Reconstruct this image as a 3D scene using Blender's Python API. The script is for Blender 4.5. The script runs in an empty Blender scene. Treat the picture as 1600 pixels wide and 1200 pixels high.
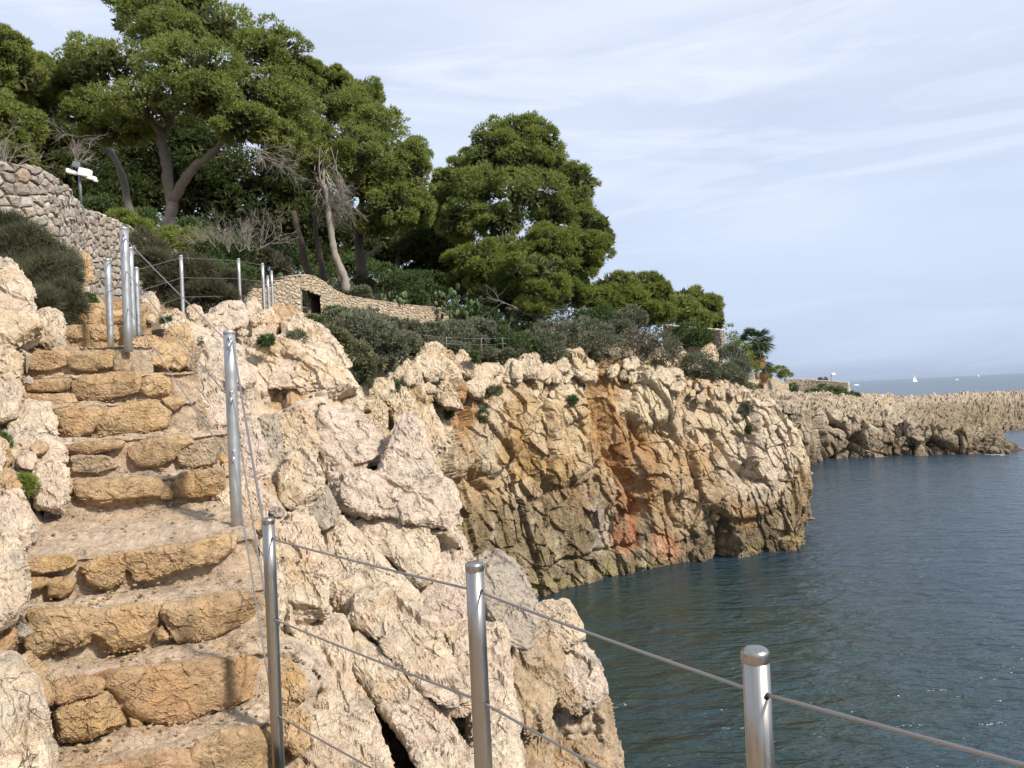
import bpy, math, random
import numpy as np
from mathutils import Vector, Matrix
random.seed(7); rng = np.random.default_rng(7)
scene = bpy.context.scene
col = scene.collection

# ------------------------------------------------------------------ camera
F = 1230.0                       # focal length in photo pixels (1600 wide)
EYE = np.array([0.0, 0.0, 9.0])  # nine metres above the sea
ROLL, PITCH = math.radians(2.67), math.radians(0.93)
fw = np.array([0, math.cos(PITCH), math.sin(PITCH)])
up0 = np.array([0, -math.sin(PITCH), math.cos(PITCH)])
rt0 = np.array([1.0, 0, 0])
RT = math.cos(ROLL)*rt0 - math.sin(ROLL)*up0
UP = math.sin(ROLL)*rt0 + math.cos(ROLL)*up0
cam = bpy.data.cameras.new('camera'); camo = bpy.data.objects.new('camera', cam)
col.objects.link(camo)
cam.sensor_width = 36; cam.lens = 36*F/1600; cam.clip_start = .05; cam.clip_end = 60000
M = Matrix(((RT[0], UP[0], -fw[0], EYE[0]), (RT[1], UP[1], -fw[1], EYE[1]), (RT[2], UP[2], -fw[2], EYE[2]), (0, 0, 0, 1)))
camo.matrix_world = M
scene.camera = camo
# ------------------------------------------------------------------ sky, sun, exposure
SUN = np.array([0.66, -0.52, 0.68]); SUN /= np.linalg.norm(SUN)
w = bpy.data.worlds.new('World'); scene.world = w; w.use_nodes = True
nt = w.node_tree; N = nt.nodes; Lk = nt.links
bg = N['Background']
sky = N.new('ShaderNodeTexSky'); sky.sky_type = 'NISHITA'; sky.sun_disc = False
sky.sun_elevation = math.asin(SUN[2]); sky.sun_rotation = math.atan2(SUN[0], SUN[1])
sky.air_density = 1.0; sky.dust_density = 1.2; sky.ozone_density = 1.5; sky.altitude = 0
tc = N.new('ShaderNodeTexCoord')
mp = N.new('ShaderNodeMapping'); mp.inputs['Scale'].default_value = (1.2, 1.5, 6.0); mp.inputs['Rotation'].default_value = (0.12, -0.15, 0.3)
n1 = N.new('ShaderNodeTexNoise'); n1.inputs['Scale'].default_value = 1.1; n1.inputs['Detail'].default_value = 7; n1.inputs['Roughness'].default_value = .5; n1.inputs['Distortion'].default_value = .5
rp = N.new('ShaderNodeValToRGB'); rp.color_ramp.elements[0].position = .25; rp.color_ramp.elements[1].position = .72
rp.color_ramp.elements[0].color = (.50, .50, .50, 1); rp.color_ramp.elements[1].color = (.93, .93, .93, 1)
mx = N.new('ShaderNodeMixRGB'); mx.inputs[2].default_value = (6.6, 7.2, 8.5, 1)
Lk.new(tc.outputs['Generated'], mp.inputs[0]); Lk.new(mp.outputs[0], n1.inputs[0]); Lk.new(n1.outputs[0], rp.inputs[0])
Lk.new(rp.outputs[0], mx.inputs[0]); Lk.new(sky.outputs[0], mx.inputs[1])
# thin wisps of high cloud
mp2 = N.new('ShaderNodeMapping'); mp2.inputs['Scale'].default_value = (1.6, 2.2, 13.0); mp2.inputs['Rotation'].default_value = (0.05, 0.22, 0.5); mp2.inputs['Location'].default_value = (3.1, .4, .7)
n2 = N.new('ShaderNodeTexNoise'); n2.inputs['Scale'].default_value = 1.5; n2.inputs['Detail'].default_value = 9; n2.inputs['Roughness'].default_value = .62; n2.inputs['Distortion'].default_value = .9
rp2 = N.new('ShaderNodeValToRGB'); rp2.color_ramp.elements[0].position = .50; rp2.color_ramp.elements[1].position = .78; rp2.color_ramp.elements[0].color = (0, 0, 0, 1); rp2.color_ramp.elements[1].color = (.55, .55, .55, 1)
mxw = N.new('ShaderNodeMixRGB'); mxw.inputs[2].default_value = (7.9, 8.25, 9.1, 1)
Lk.new(tc.outputs['Generated'], mp2.inputs[0]); Lk.new(mp2.outputs[0], n2.inputs[0]); Lk.new(n2.outputs[0], rp2.inputs[0]); Lk.new(rp2.outputs[0], mxw.inputs[0]); Lk.new(mx.outputs[0], mxw.inputs[1])
# the air near the horizon is a deeper blue-grey than the veil of cloud above
sp = N.new('ShaderNodeSeparateXYZ'); Lk.new(tc.outputs['Generated'], sp.inputs[0])
hr = N.new('ShaderNodeValToRGB'); hr.color_ramp.elements[0].position = .0; hr.color_ramp.elements[0].color = (.58, .645, .74, 1)
hr.color_ramp.elements[1].position = .34; hr.color_ramp.elements[1].color = (1, 1, 1, 1)
e_ = hr.color_ramp.elements.new(.12); e_.color = (.80, .84, .89, 1)
mul = N.new('ShaderNodeMixRGB'); mul.blend_type = 'MULTIPLY'; mul.inputs[0].default_value = 1
Lk.new(sp.outputs[2], hr.inputs[0]); Lk.new(mxw.outputs[0], mul.inputs[1]); Lk.new(hr.outputs[0], mul.inputs[2])
Lk.new(mul.outputs[0], bg.inputs[0])
bg.inputs[1].default_value = 0.090
sl = bpy.data.lights.new('sun', 'SUN'); sl.energy = 4.1; sl.angle = math.radians(5.0); sl.color = (1, .93, .82)
so = bpy.data.objects.new('sun', sl); col.objects.link(so)
so.rotation_euler = Vector(-SUN).to_track_quat('-Z', 'Y').to_euler()
so.location = (30, -20, 60)
scene.view_settings.view_transform = 'Standard'; scene.view_settings.look = 'None'
scene.view_settings.exposure = 0.60; scene.view_settings.gamma = 1
scene.cycles.max_bounces = 5; scene.cycles.diffuse_bounces = 3; scene.cycles.glossy_bounces = 2; scene.cycles.transmission_bounces = 3; scene.cycles.transparent_max_bounces = 6
scene.cycles.caustics_reflective = False; scene.cycles.caustics_refractive = False

# ------------------------------------------------------------------ geometry helpers
def P(px, py, d):
    px = np.asarray(px, float); py = np.asarray(py, float); d = np.asarray(d, float)
    a = (px-800)/F; b = (600-py)/F
    return EYE + d[..., None]*(fw + a[..., None]*RT + b[..., None]*UP)
def PZ(px, d, z):                                  # point in image column px, depth d, world height z
    p0 = P(px, 600, d); p1 = P(px, 700, d)
    py = 600 + 100*(z-p0[2])/(p1[2]-p0[2])
    return P(px, py, d)
def proj(V):
    r = V-EYE; z = r@fw
    z = np.where(np.abs(z) < 1e-3, 1e-3, z)
    return 800+F*(r@RT)/z, 600-F*(r@UP)/z, z

def _h(ix, iy, iz, s):
    with np.errstate(over='ignore'):
        h = (ix.astype(np.uint32)*np.uint32(374761393) + iy.astype(np.uint32)*np.uint32(668265263) + iz.astype(np.uint32)*np.uint32(2147483647-1234567) + np.uint32(s)*np.uint32(974711))
        h = (h ^ (h >> np.uint32(13)))*np.uint32(1274126177)
        h = (h ^ (h >> np.uint32(16)))*np.uint32(2246822519)
        h = h ^ (h >> np.uint32(15))
    return h
def _f(h): return (h & np.uint32(0xffffff)).astype(np.float32)/np.float32(16777216.)
GR = np.array([(1,1,0),(-1,1,0),(1,-1,0),(-1,-1,0),(1,0,1),(-1,0,1),(1,0,-1),(-1,0,-1),(0,1,1),(0,-1,1),(0,1,-1),(0,-1,-1),(1,1,0),(-1,1,0),(0,-1,1),(0,-1,-1)], np.float32)
def perlin(Q, seed=0):
    Q = np.asarray(Q, np.float32); I = np.floor(Q); f = Q-I; I = I.astype(np.int32)
    u = f*f*f*(f*(f*6-15)+10)
    out = np.zeros(len(Q), np.float32)
    for dx in (0, 1):
        wx = u[:, 0] if dx else 1-u[:, 0]
        for dy in (0, 1):
            wy = u[:, 1] if dy else 1-u[:, 1]
            for dz in (0, 1):
                wz = u[:, 2] if dz else 1-u[:, 2]
                g = GR[_h(I[:, 0]+dx, I[:, 1]+dy, I[:, 2]+dz, seed) & np.uint32(15)]
                out += wx*wy*wz*(g[:, 0]*(f[:, 0]-dx)+g[:, 1]*(f[:, 1]-dy)+g[:, 2]*(f[:, 2]-dz))
    return out
def fbm(Q, oct=4, rough=.5, seed=0):
    o = np.zeros(len(Q), np.float32); a = 1.0
    for k in range(oct):
        o += a*perlin(Q*(2.03**k)+k*17.3, seed+k); a *= rough
    return o
def worley(Q, seed=0, facet=False):
    Q = np.asarray(Q, np.float32); I = np.floor(Q).astype(np.int32)
    f1 = np.full(len(Q), 9., np.float32); f2 = f1.copy(); cid = np.zeros(len(Q), np.float32); tilt = cid.copy()
    for dx in (-1, 0, 1):
        for dy in (-1, 0, 1):
            for dz in (-1, 0, 1):
                a, b, c = I[:, 0]+dx, I[:, 1]+dy, I[:, 2]+dz
                h = _h(a, b, c, seed); x = a+_f(h); h2 = _h(b, c, a, seed+5); y = b+_f(h2); h3 = _h(c, a, b, seed+9); z = c+_f(h3)
                d = np.sqrt((x-Q[:, 0])**2+(y-Q[:, 1])**2+(z-Q[:, 2])**2)
                near = d < f1
                f2 = np.where(near, f1, np.minimum(f2, d)); cid = np.where(near, _f(h ^ h3), cid); f1 = np.where(near, d, f1)
                if facet: tilt = np.where(near, (_f(h)-.5)*(Q[:, 0]-x)+(_f(h2)-.5)*(Q[:, 1]-y)+(_f(h3)-.5)*(Q[:, 2]-z), tilt)
    return (f1, f2, cid, tilt) if facet else (f1, f2, cid)
def sstep(x, a, b):
    t = np.clip((x-a)/(b-a), 0, 1); return t*t*(3-2*t)

def mesh(name, V, Fc, mat=None, smooth=True, attrs=None):
    """Fc: (n,3) or (n,4) array, or a list of such arrays"""
    V = np.asarray(V, np.float32)
    if not isinstance(Fc, list): Fc = [Fc]
    Fc = [np.asarray(f, np.int32) for f in Fc if len(f)]
    me = bpy.data.meshes.new(name)
    me.vertices.add(len(V)); me.vertices.foreach_set('co', V.ravel())
    lv = np.concatenate([f.ravel() for f in Fc]); lt = np.concatenate([np.full(len(f), f.shape[1], np.int32) for f in Fc])
    me.loops.add(len(lv)); me.loops.foreach_set('vertex_index', lv)
    me.polygons.add(len(lt)); st = np.concatenate([[0], np.cumsum(lt)[:-1]]).astype(np.int32)
    me.polygons.foreach_set('loop_start', st)
    me.polygons.foreach_set('use_smooth', np.full(len(lt), bool(smooth)))
    me.update(calc_edges=True)
    if attrs:
        for k, a in attrs.items():
            at = me.attributes.new(k, 'FLOAT_COLOR', 'POINT'); at.data.foreach_set('color', np.asarray(a, np.float32).ravel())
    if mat: me.materials.append(mat)
    return me
def link(name, me, parent=None, loc=None):
    o = bpy.data.objects.new(name, me); col.objects.link(o)
    if loc is not None: o.location = [float(v) for v in loc]
    if parent is not None:
        o.parent = parent
        if loc is not None: o.location = [float(a-b) for a, b in zip(loc, parent.location)]
        else: o.location = [-float(b) for b in parent.location]   # mesh given in world coordinates
    return o
def obj(name, V, Fc, mat, parent=None, smooth=True, attrs=None, center=True):
    V = np.asarray(V, float)
    if center:
        c = np.array([V[:, 0].mean(), V[:, 1].mean(), V[:, 2].min()])
        return link(name, mesh(name, V-c, Fc, mat, smooth, attrs), parent, c)
    return link(name, mesh(name, V, Fc, mat, smooth, attrs), parent)
def sub(name, V, Fc, mat, part, root=None, smooth=True):
    """a sub-part: child of a part; world coordinates in"""
    V = np.asarray(V, float)
    c = np.array([V[:, 0].mean(), V[:, 1].mean(), V[:, 2].min()])
    o = bpy.data.objects.new(name, mesh(name, V-c, Fc, mat, smooth)); col.objects.link(o)
    o.parent = part
    base = np.array(part.location) + (np.array(root.location) if root is not None else 0)
    o.location = [float(v) for v in (c-base)]
    return o
def tag(o, label=None, cat=None, group=None, kind=None):
    if label: o['label'] = label
    if cat: o['category'] = cat
    if group: o['group'] = group
    if kind: o['kind'] = kind
    return o
def thing(name, label, cat, loc, group=None):
    o = bpy.data.objects.new(name, None); col.objects.link(o); o.location = [float(v) for v in loc]; o.empty_display_size = .2
    return tag(o, label, cat, group)
def vnormals(V, Fc):
    Nn = np.zeros_like(V)
    a = V[Fc[:, 2]]-V[Fc[:, 0]]; b = V[Fc[:, -1]]-V[Fc[:, 1]]
    n = np.cross(a, b)
    for k in range(Fc.shape[1]):
        for j in range(3): Nn[:, j] += np.bincount(Fc[:, k], n[:, j], len(V))
    return Nn/np.maximum(np.linalg.norm(Nn, axis=1, keepdims=True), 1e-9)
def gridfaces(n, m):
    i = np.arange(n-1)[:, None]*m + np.arange(m-1)[None]; i = i.ravel()
    return np.stack([i, i+1, i+m+1, i+m], 1)
def tube(pts, rad, sides=8, closed=True):
    pts = np.asarray(pts, float); n = len(pts)
    rad = np.broadcast_to(np.asarray(rad, float), (n,))
    t = np.gradient(pts, axis=0); t /= np.maximum(np.linalg.norm(t, axis=1, keepdims=True), 1e-9)
    ref = np.array([0, 0, 1.]) if abs(t[:, 2]).mean() < .8 else np.array([0, 1., 0])
    u = np.cross(t, ref); u /= np.maximum(np.linalg.norm(u, axis=1, keepdims=True), 1e-9); v = np.cross(t, u)
    an = np.arange(sides)*2*math.pi/sides
    V = (pts[:, None] + rad[:, None, None]*(np.cos(an)[None, :, None]*u[:, None]+np.sin(an)[None, :, None]*v[:, None])).reshape(-1, 3)
    fs = []
    for i in range(n-1):
        a = i*sides+np.arange(sides); b = i*sides+(np.arange(sides)+1) % sides
        fs.append(np.stack([a, a+sides, b+sides, b], 1))
    Fq = np.concatenate(fs)
    if closed:
        V = np.concatenate([V, pts[:1], pts[-1:]]); k = np.arange(sides); k2 = (k+1) % sides; e = (n-1)*sides
        Ft = np.concatenate([np.stack([k, k2, np.full(sides, n*sides)], 1), np.stack([e+k2, e+k, np.full(sides, n*sides+1)], 1)])
        return V, [Fq, Ft]
    return V, [Fq]
def merge(parts):
    Vs, fs, o = [], {3: [], 4: []}, 0
    for V, Fl in parts:
        Vs.append(V)
        for f in (Fl if isinstance(Fl, list) else [Fl]):
            f = np.asarray(f)
            if len(f): fs[f.shape[1]].append(f+o)
        o += len(V)
    return np.concatenate(Vs), [np.concatenate(v) for v in fs.values() if v]
def spline(pts, n):
    pts = np.asarray(pts, float); m = len(pts)
    if m == 2: return pts[0]+(pts[1]-pts[0])*np.linspace(0, 1, n)[:, None]
    ext = np.vstack([2*pts[0]-pts[1], pts, 2*pts[-1]-pts[-2]])
    t = np.linspace(0, m-1-1e-6, n); i = t.astype(int); f = (t-i)[:, None]
    a, b, c, d = ext[i], ext[i+1], ext[i+2], ext[i+3]
    return .5*((2*b)+(-a+c)*f+(2*a-5*b+4*c-d)*f**2+(-a+3*b-3*c+d)*f**3)
def box(c, s, R=None):
    c = np.asarray(c, float); s = np.asarray(s, float)/2
    V = np.array([(x, y, z) for x in (-1, 1) for y in (-1, 1) for z in (-1, 1)], float)*s
    if R is not None: V = V@np.asarray(R).T
    Fq = np.array([(0, 1, 3, 2), (4, 6, 7, 5), (0, 4, 5, 1), (2, 3, 7, 6), (0, 2, 6, 4), (1, 5, 7, 3)])
    return V+c, [Fq]

# ------------------------------------------------------------------ materials
class NT:
    def __init__(s, name):
        s.m = bpy.data.materials.new(name); s.m.use_nodes = True
        s.t = s.m.node_tree; s.N = s.t.nodes; s.b = s.N['Principled BSDF']; s.out = s.N['Material Output']
    def n(s, typ, **kw):
        nd = s.N.new('ShaderNode'+typ)
        for k, v in kw.items():
            if k.startswith('_'): setattr(nd, k[1:], v)
        for k, v in kw.items():
            if k.startswith('_'): continue
            key = int(k[1:]) if (k[0] == 'i' and k[1:].isdigit()) else k.replace('__', ' ')
            if hasattr(v, 'is_linked') or hasattr(v, 'links'): s.t.links.new(v, nd.inputs[key])
            else: nd.inputs[key].default_value = v
        return nd
    def noise(s, vec, scale, detail=5, rough=.55, dist=0.):
        nd = s.n('TexNoise', Scale=scale, Detail=detail, Roughness=rough, Distortion=dist)
        if vec is not None: s.t.links.new(vec, nd.inputs['Vector'])
        return nd.outputs['Fac']
    def ramp(s, fac, stops):
        nd = s.n('ValToRGB'); s.t.links.new(fac, nd.inputs[0]); cr = nd.color_ramp
        while len(cr.elements) < len(stops): cr.elements.new(.5)
        for e, (p, c) in zip(cr.elements, stops):
            e.position = p; e.color = (c, c, c, 1) if not hasattr(c, '__len__') else (*c[:3], 1)
        return nd.outputs[0]
    def mix(s, fac, a, b, mode='MIX'):
        nd = s.n('MixRGB', _blend_type=mode)
        for k, v in ((0, fac), (1, a), (2, b)):
            if hasattr(v, 'is_linked'): s.t.links.new(v, nd.inputs[k])
            else: nd.inputs[k].default_value = v if k == 0 else ((*v[:3], 1) if hasattr(v, '__len__') else (v, v, v, 1))
        return nd.outputs[0]
    def math(s, op, a, b=0.):
        nd = s.n('Math', _operation=op)
        for k, v in ((0, a), (1, b)):
            if hasattr(v, 'is_linked'): s.t.links.new(v, nd.inputs[k])
            else: nd.inputs[k].default_value = v
        return nd.outputs[0]
    def set(s, **kw):
        for k, v in kw.items():
            key = k.replace('__', ' ')
            if hasattr(v, 'is_linked'): s.t.links.new(v, s.b.inputs[key])
            else: s.b.inputs[key].default_value = (*v, 1) if hasattr(v, '__len__') and len(v) == 3 else v
    def bump(s, h, dist=.02, strength=1., prev=None):
        nd = s.n('Bump', Strength=strength, Distance=dist); s.t.links.new(h, nd.inputs['Height'])
        if prev is not None: s.t.links.new(prev, nd.inputs['Normal'])
        return nd.outputs[0]
    def pos(s): return s.n('NewGeometry').outputs['Position']

def rock_mat(name, c1, c2, warm, k=1.0, warm_amt=.5, pink=(.60, .47, .40), pink_amt=.4, lichen=.35, stain_shade=False, bumpd=.03, cracks=.4, lich_c=(.16, .15, .13), wet=False, orand=0.):
    m = NT(name); p = m.pos()
    base = m.mix(m.ramp(m.noise(p, 1.1/k, 5, .62), [(.3, 0), (.7, 1)]), c1, c2)
    base = m.mix(m.math('MULTIPLY', m.ramp(m.noise(p, .9/k, 4, .6, .6), [(.48, 0), (.68, 1)]), warm_amt), base, warm)
    base = m.mix(m.math('MULTIPLY', m.ramp(m.noise(m.n('Mapping', Vector=p, Location=(5, 9, 2)).outputs[0], .7/k, 4, .6), [(.5, 0), (.66, 1)]), pink_amt), base, pink)
    base = m.mix(.55, base, m.ramp(m.noise(p, 7/k, 5, .7), [(.3, .28), (.5, .5), (.7, .72)]), 'OVERLAY')
    lf = m.ramp(m.noise(m.n('Mapping', Vector=p, Location=(2, 4, 8)).outputs[0], 2.6/k, 6, .74), [(.54, 0), (.66, 1)])
    base = m.mix(m.math('MULTIPLY', lf, lichen), base, lich_c)
    sp = m.ramp(m.noise(p, 26/k, 2, .7), [(.30, 1), (.38, 0)])
    base = m.mix(m.math('MULTIPLY', sp, .55), base, (.12, .10, .08))
    if stain_shade:
        at = m.n('Attribute', _attribute_name='stain_shade')
        brk = m.ramp(m.noise(m.n('Mapping', Vector=p, Scale=(1, 1, .28)).outputs[0], 2.6/k, 5, .7), [(.28, .3), (.55, 1)])
        base = m.mix(m.math('MULTIPLY', at.outputs['Alpha'], brk), base, at.outputs['Color'])
        base = m.mix(.4, base, m.ramp(m.noise(p, 9/k, 5, .72), [(.3, .25), (.5, .5), (.7, .75)]), 'OVERLAY')
    if orand:
        oi = m.n('ObjectInfo')
        base = m.mix(orand, base, m.ramp(oi.outputs['Random'], [(0, (.30, .29, .28)), (.35, (.42, .40, .38)), (.6, (.5, .5, .5)), (.8, (.62, .60, .56)), (1, (.62, .46, .30))]), 'OVERLAY')
    # fissures: warped voronoi edges
    wp = m.n('VectorMath', _operation='ADD'); nn = m.n('TexNoise', Scale=3.0/k, Detail=3.); m.t.links.new(p, nn.inputs['Vector'])
    sc = m.n('VectorMath', _operation='SCALE', Scale=.55*k); m.t.links.new(nn.outputs['Color'], sc.inputs[0])
    m.t.links.new(p, wp.inputs[0]); m.t.links.new(sc.outputs[0], wp.inputs[1])
    vo = m.n('TexVoronoi', _feature='DISTANCE_TO_EDGE', Scale=2.6/k); m.t.links.new(wp.outputs[0], vo.inputs['Vector'])
    gate = m.ramp(m.noise(p, 2.4/k, 3), [(.50, 0), (.60, 1)])
    ck = m.math('MULTIPLY', m.ramp(vo.outputs['Distance'], [(0., 1), (.014, 0)]), gate)
    base = m.mix(m.math('MULTIPLY', ck, cracks), base, (.07, .055, .04))
    h1 = m.noise(p, 5/k, 7, .70); h2 = m.noise(p, 34/k, 3, .7)
    pit = m.ramp(m.noise(p, 13/k, 1, .5), [(.25, 0), (.36, 1)])
    nrm = m.bump(h1, bumpd*2.6*k)
    nrm = m.bump(h2, bumpd*.9*k, 1., nrm)
    nrm = m.bump(pit, bumpd*.9*k, .8, nrm)
    nrm = m.bump(m.math('SUBTRACT', 1., ck), bumpd*1.6*k, .9, nrm)
    m.set(Base__Color=base, Roughness=.93, Normal=nrm); m.b.inputs['Specular IOR Level'].default_value = .2
    return m.m
CREAM, CREAM2 = (.64, .52, .38), (.47, .37, .26)
M_FG = rock_mat('limestone_cream', (.65, .545, .415), (.50, .405, .30), (.50, .34, .18), .6, .65, (.60, .46, .385), .35, .60, cracks=.6)
M_PINK = rock_mat('limestone_pink', (.62, .51, .41), (.51, .415, .33), (.52, .38, .25), .6, .15, (.60, .46, .40), .6, .58, cracks=.6)
M_OCHRE = rock_mat('limestone_ochre', (.56, .41, .25), (.43, .30, .17), (.50, .29, .11), .55, .7, (.50, .36, .26), .2, .30)
M_STEP = rock_mat('step_stone', (.49, .345, .20), (.31, .215, .12), (.50, .31, .13), .42, .6, (.45, .30, .20), .25, .70, lich_c=(.13, .09, .05))
M_STEPR = rock_mat('step_stone_red', (.47, .325, .19), (.35, .23, .13), (.50, .27, .12), .42, .6, (.45, .27, .18), .3, .5, lich_c=(.15, .10, .06))
M_GREY = rock_mat('limestone_grey', (.44, .38, .31), (.34, .29, .23), (.42, .30, .18), .6, .3, (.5, .41, .35), .2, .65)
M_BROWN = rock_mat('limestone_brown', (.50, .385, .26), (.29, .215, .14), (.46, .29, .14), .5, .5, (.48, .37, .29), .4, .8, lich_c=(.12, .105, .085))
M_TREAD = rock_mat('tread_mortar', (.57, .46, .34), (.42, .32, .225), (.46, .31, .19), .30, .6, (.48, .36, .28), .5, .5, cracks=.5, bumpd=.035, lich_c=(.22, .16, .10))
M_CLIFF = rock_mat('cliff_limestone', (.72, .60, .43), (.58, .46, .31), (.52, .33, .14), 2.6, .75, (.56, .43, .33), .3, .22, stain_shade=True, bumpd=.042, cracks=.6)
M_BOUL = rock_mat('cliff_boulder', (.62, .515, .38), (.50, .40, .28), (.48, .30, .14), 1.6, .5, (.54, .44, .36), .3, .35, bumpd=.03)
M_HEAD = rock_mat('headland_rock', (.52, .43, .32), (.36, .29, .21), (.40, .28, .16), 4.5, .4, (.48, .40, .33), .3, .35, stain_shade=True, bumpd=.03, cracks=.3)
M_WALLS = rock_mat('wall_stone', (.52, .48, .425), (.39, .355, .31), (.46, .31, .18), .8, .35, (.46, .41, .37), .5, .3, cracks=.2, orand=.6)
M_WALL2 = rock_mat('wall_stone_pale', (.58, .50, .38), (.45, .38, .28), (.50, .34, .19), 1.2, .45, (.5, .42, .35), .3, .25, cracks=.2, orand=.5)
M_MORT = rock_mat('wall_mortar', (.30, .26, .21), (.22, .19, .15), (.25, .19, .12), .8, .3, (.28, .25, .22), .2, .4, cracks=.2)

def simple(name, c, rough=.6, metal=0., noise=0., scale=10., bump=0.):
    m = NT(name)
    if noise:
        f = m.noise(m.pos(), scale, 6, .6)
        m.set(Base__Color=m.mix(f, tuple(v*(1-noise) for v in c), tuple(min(1, v*(1+noise)) for v in c)))
        if bump: m.set(Normal=m.bump(f, bump))
    else: m.set(Base__Color=c)
    m.set(Roughness=rough, Metallic=metal)
    return m.m
def leaf_mat(name, c1, c2, c3, scale=.6, trans=.42):
    m = NT(name); p = m.pos()
    g = m.n('NewGeometry')
    c = m.mix(m.ramp(m.noise(p, scale, 4, .6), [(.3, 0), (.7, 1)]), c1, c2)
    c = m.mix(m.math('MULTIPLY', g.outputs['Random Per Island'], .6), c, c3)
    m.set(Base__Color=c, Roughness=.65); m.b.inputs['Specular IOR Level'].default_value = .25
    tr = m.n('BsdfTranslucent'); m.t.links.new(c, tr.inputs[0])
    ms = m.n('MixShader'); ms.inputs[0].default_value = trans
    m.t.links.new(m.b.outputs[0], ms.inputs[1]); m.t.links.new(tr.outputs[0], ms.inputs[2]); m.t.links.new(ms.outputs[0], m.out.inputs[0])
    return m.m
M_PINE = leaf_mat('pine_needles', (.23, .28, .07), (.31, .345, .09), (.17, .21, .06))
M_PINE2 = leaf_mat('pine_needles_fresh', (.20, .245, .05), (.265, .30, .07), (.15, .19, .045))
M_PINE_SHADE = leaf_mat('pine_needles_shade', (.06, .085, .022), (.085, .11, .028), (.05, .07, .02))  # needles of the back-row pines, their shade put into the colour
M_OLIVE = leaf_mat('grey_green_leaves', (.155, .17, .11), (.21, .225, .145), (.12, .13, .08), 1.0, .2)
M_OLIVY = leaf_mat('yellow_green_leaves', (.16, .17, .085), (.22, .22, .115), (.12, .12, .065), 1.0, .2)
M_DRY = leaf_mat('dry_brown_leaves', (.16, .155, .10), (.21, .20, .135), (.13, .115, .08), 1.0, .2)
M_BROOM = leaf_mat('dark_broom_leaves', (.085, .088, .048), (.13, .125, .07), (.06, .062, .036), 1.6, .25)
M_GREEN = leaf_mat('green_leaves', (.08, .125, .042), (.115, .165, .055), (.06, .09, .032), 1.0, .25)
M_INNER = leaf_mat('inner_foliage_shade', (.11, .135, .045), (.15, .165, .06), (.10, .095, .05))  # crown filling, shade of the gaps painted as a darker green
M_CACT = simple('cactus_pad_green', (.048, .08, .022), .55, 0, .25, 4.)
M_PALM = leaf_mat('palm_leaf', (.06, .10, .035), (.09, .13, .05), (.05, .07, .03), .5, .2)
M_PALMD = leaf_mat('palm_dead_leaf', (.34, .20, .10), (.42, .27, .14), (.25, .16, .09), .5, .2)
M_BARK = simple('pine_bark', (.20, .16, .125), .9, 0, .45, 9., .04)
M_BARKD = simple('pine_bark_dark', (.095, .075, .06), .9, 0, .4, 9., .04)
M_DEAD = simple('dead_wood_grey', (.23, .20, .17), .9, 0, .35, 9., .02)
M_GALV = NT('galvanised_steel')
_f1 = M_GALV.noise(M_GALV.pos(), 14., 5, .6)
M_GALV.set(Base__Color=M_GALV.mix(_f1, (.34, .35, .36), (.50, .50, .49)), Metallic=.75, Roughness=M_GALV.ramp(_f1, [(.3, .34), (.7, .5)])); M_GALV = M_GALV.m
M_STEEL = NT('brushed_stainless_steel')
_mp = M_STEEL.n('Mapping', Vector=M_STEEL.pos(), Scale=(90, 90, 2.5)).outputs[0]
_f1 = M_STEEL.noise(_mp, 3., 4, .6)
M_STEEL.set(Base__Color=M_STEEL.mix(_f1, (.30, .28, .255), (.43, .41, .38)), Metallic=1., Roughness=M_STEEL.ramp(_f1, [(.3, .26), (.7, .42)])); M_STEEL = M_STEEL.m
M_CABLE = simple('steel_cable', (.34, .32, .30), .42, .9)
M_HOLE = simple('dark_hole', (.01, .01, .01), .8)
M_WHITE = simple('white_plastic', (.80, .80, .79), .4)
M_GPOLE = simple('grey_green_paint', (.16, .20, .19), .5)
M_DARK = simple('dark_cloth', (.02, .02, .024), .8)
M_SKIN = simple('skin', (.42, .27, .2), .6)
M_SOIL = simple('hillside_soil', (.17, .125, .075), .95, 0, .4, 1.5, .1)
M_SAIL = simple('white_sail', (.85, .85, .84), .6)

# ------------------------------------------------------------------ water
m = NT('sea_water'); p = m.pos()
mpw = m.n('Mapping', Vector=p, Scale=(.6, 1.4, 1), Rotation=(0, 0, .22)).outputs[0]
w1 = m.noise(mpw, 1.05, 4, .5, .4); w2 = m.noise(mpw, .36, 3, .5, .3); w3 = m.noise(mpw, 4.2, 3, .5)
nr = m.bump(w2, .26, 1.); nr = m.bump(w1, .40, 1., nr); nr = m.bump(w3, .08, 1., nr)
pc = m.ramp(m.noise(p, .16, 5, .6), [(.35, 0), (.65, 1)])
# shallow green water over the rocks of the cove
gs = m.n('Mapping', Vector=p, Location=(-.1, -1.35, 0), Scale=(.05, .05, .05)); ds = m.n('VectorMath', _operation='LENGTH'); m.t.links.new(gs.outputs[0], ds.inputs[0])
sh = m.math('MULTIPLY', m.ramp(ds.outputs['Value'], [(.4, 1), (.95, 0)]), m.ramp(m.noise(p, .35, 5, .65), [(.30, .2), (.62, 1)]))
m.set(Base__Color=m.mix(sh, m.mix(pc, (.014, .033, .050), (.021, .045, .064)), (.018, .034, .025)), Roughness=.20, IOR=1.33, Normal=nr)
M_SEA = m.m
# fan-shaped sheet of the sea from behind the camera to the horizon
rr = np.concatenate([[0.], np.geomspace(3, 30000, 60)]); an = np.linspace(0, 2*math.pi, 97)
V = np.stack([rr[:, None]*np.cos(an), rr[:, None]*np.sin(an), np.zeros((len(rr), len(an)))], -1).reshape(-1, 3)
tag(obj('sea', V, gridfaces(len(rr), len(an))[:, ::-1], M_SEA, center=False), kind='structure')

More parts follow.
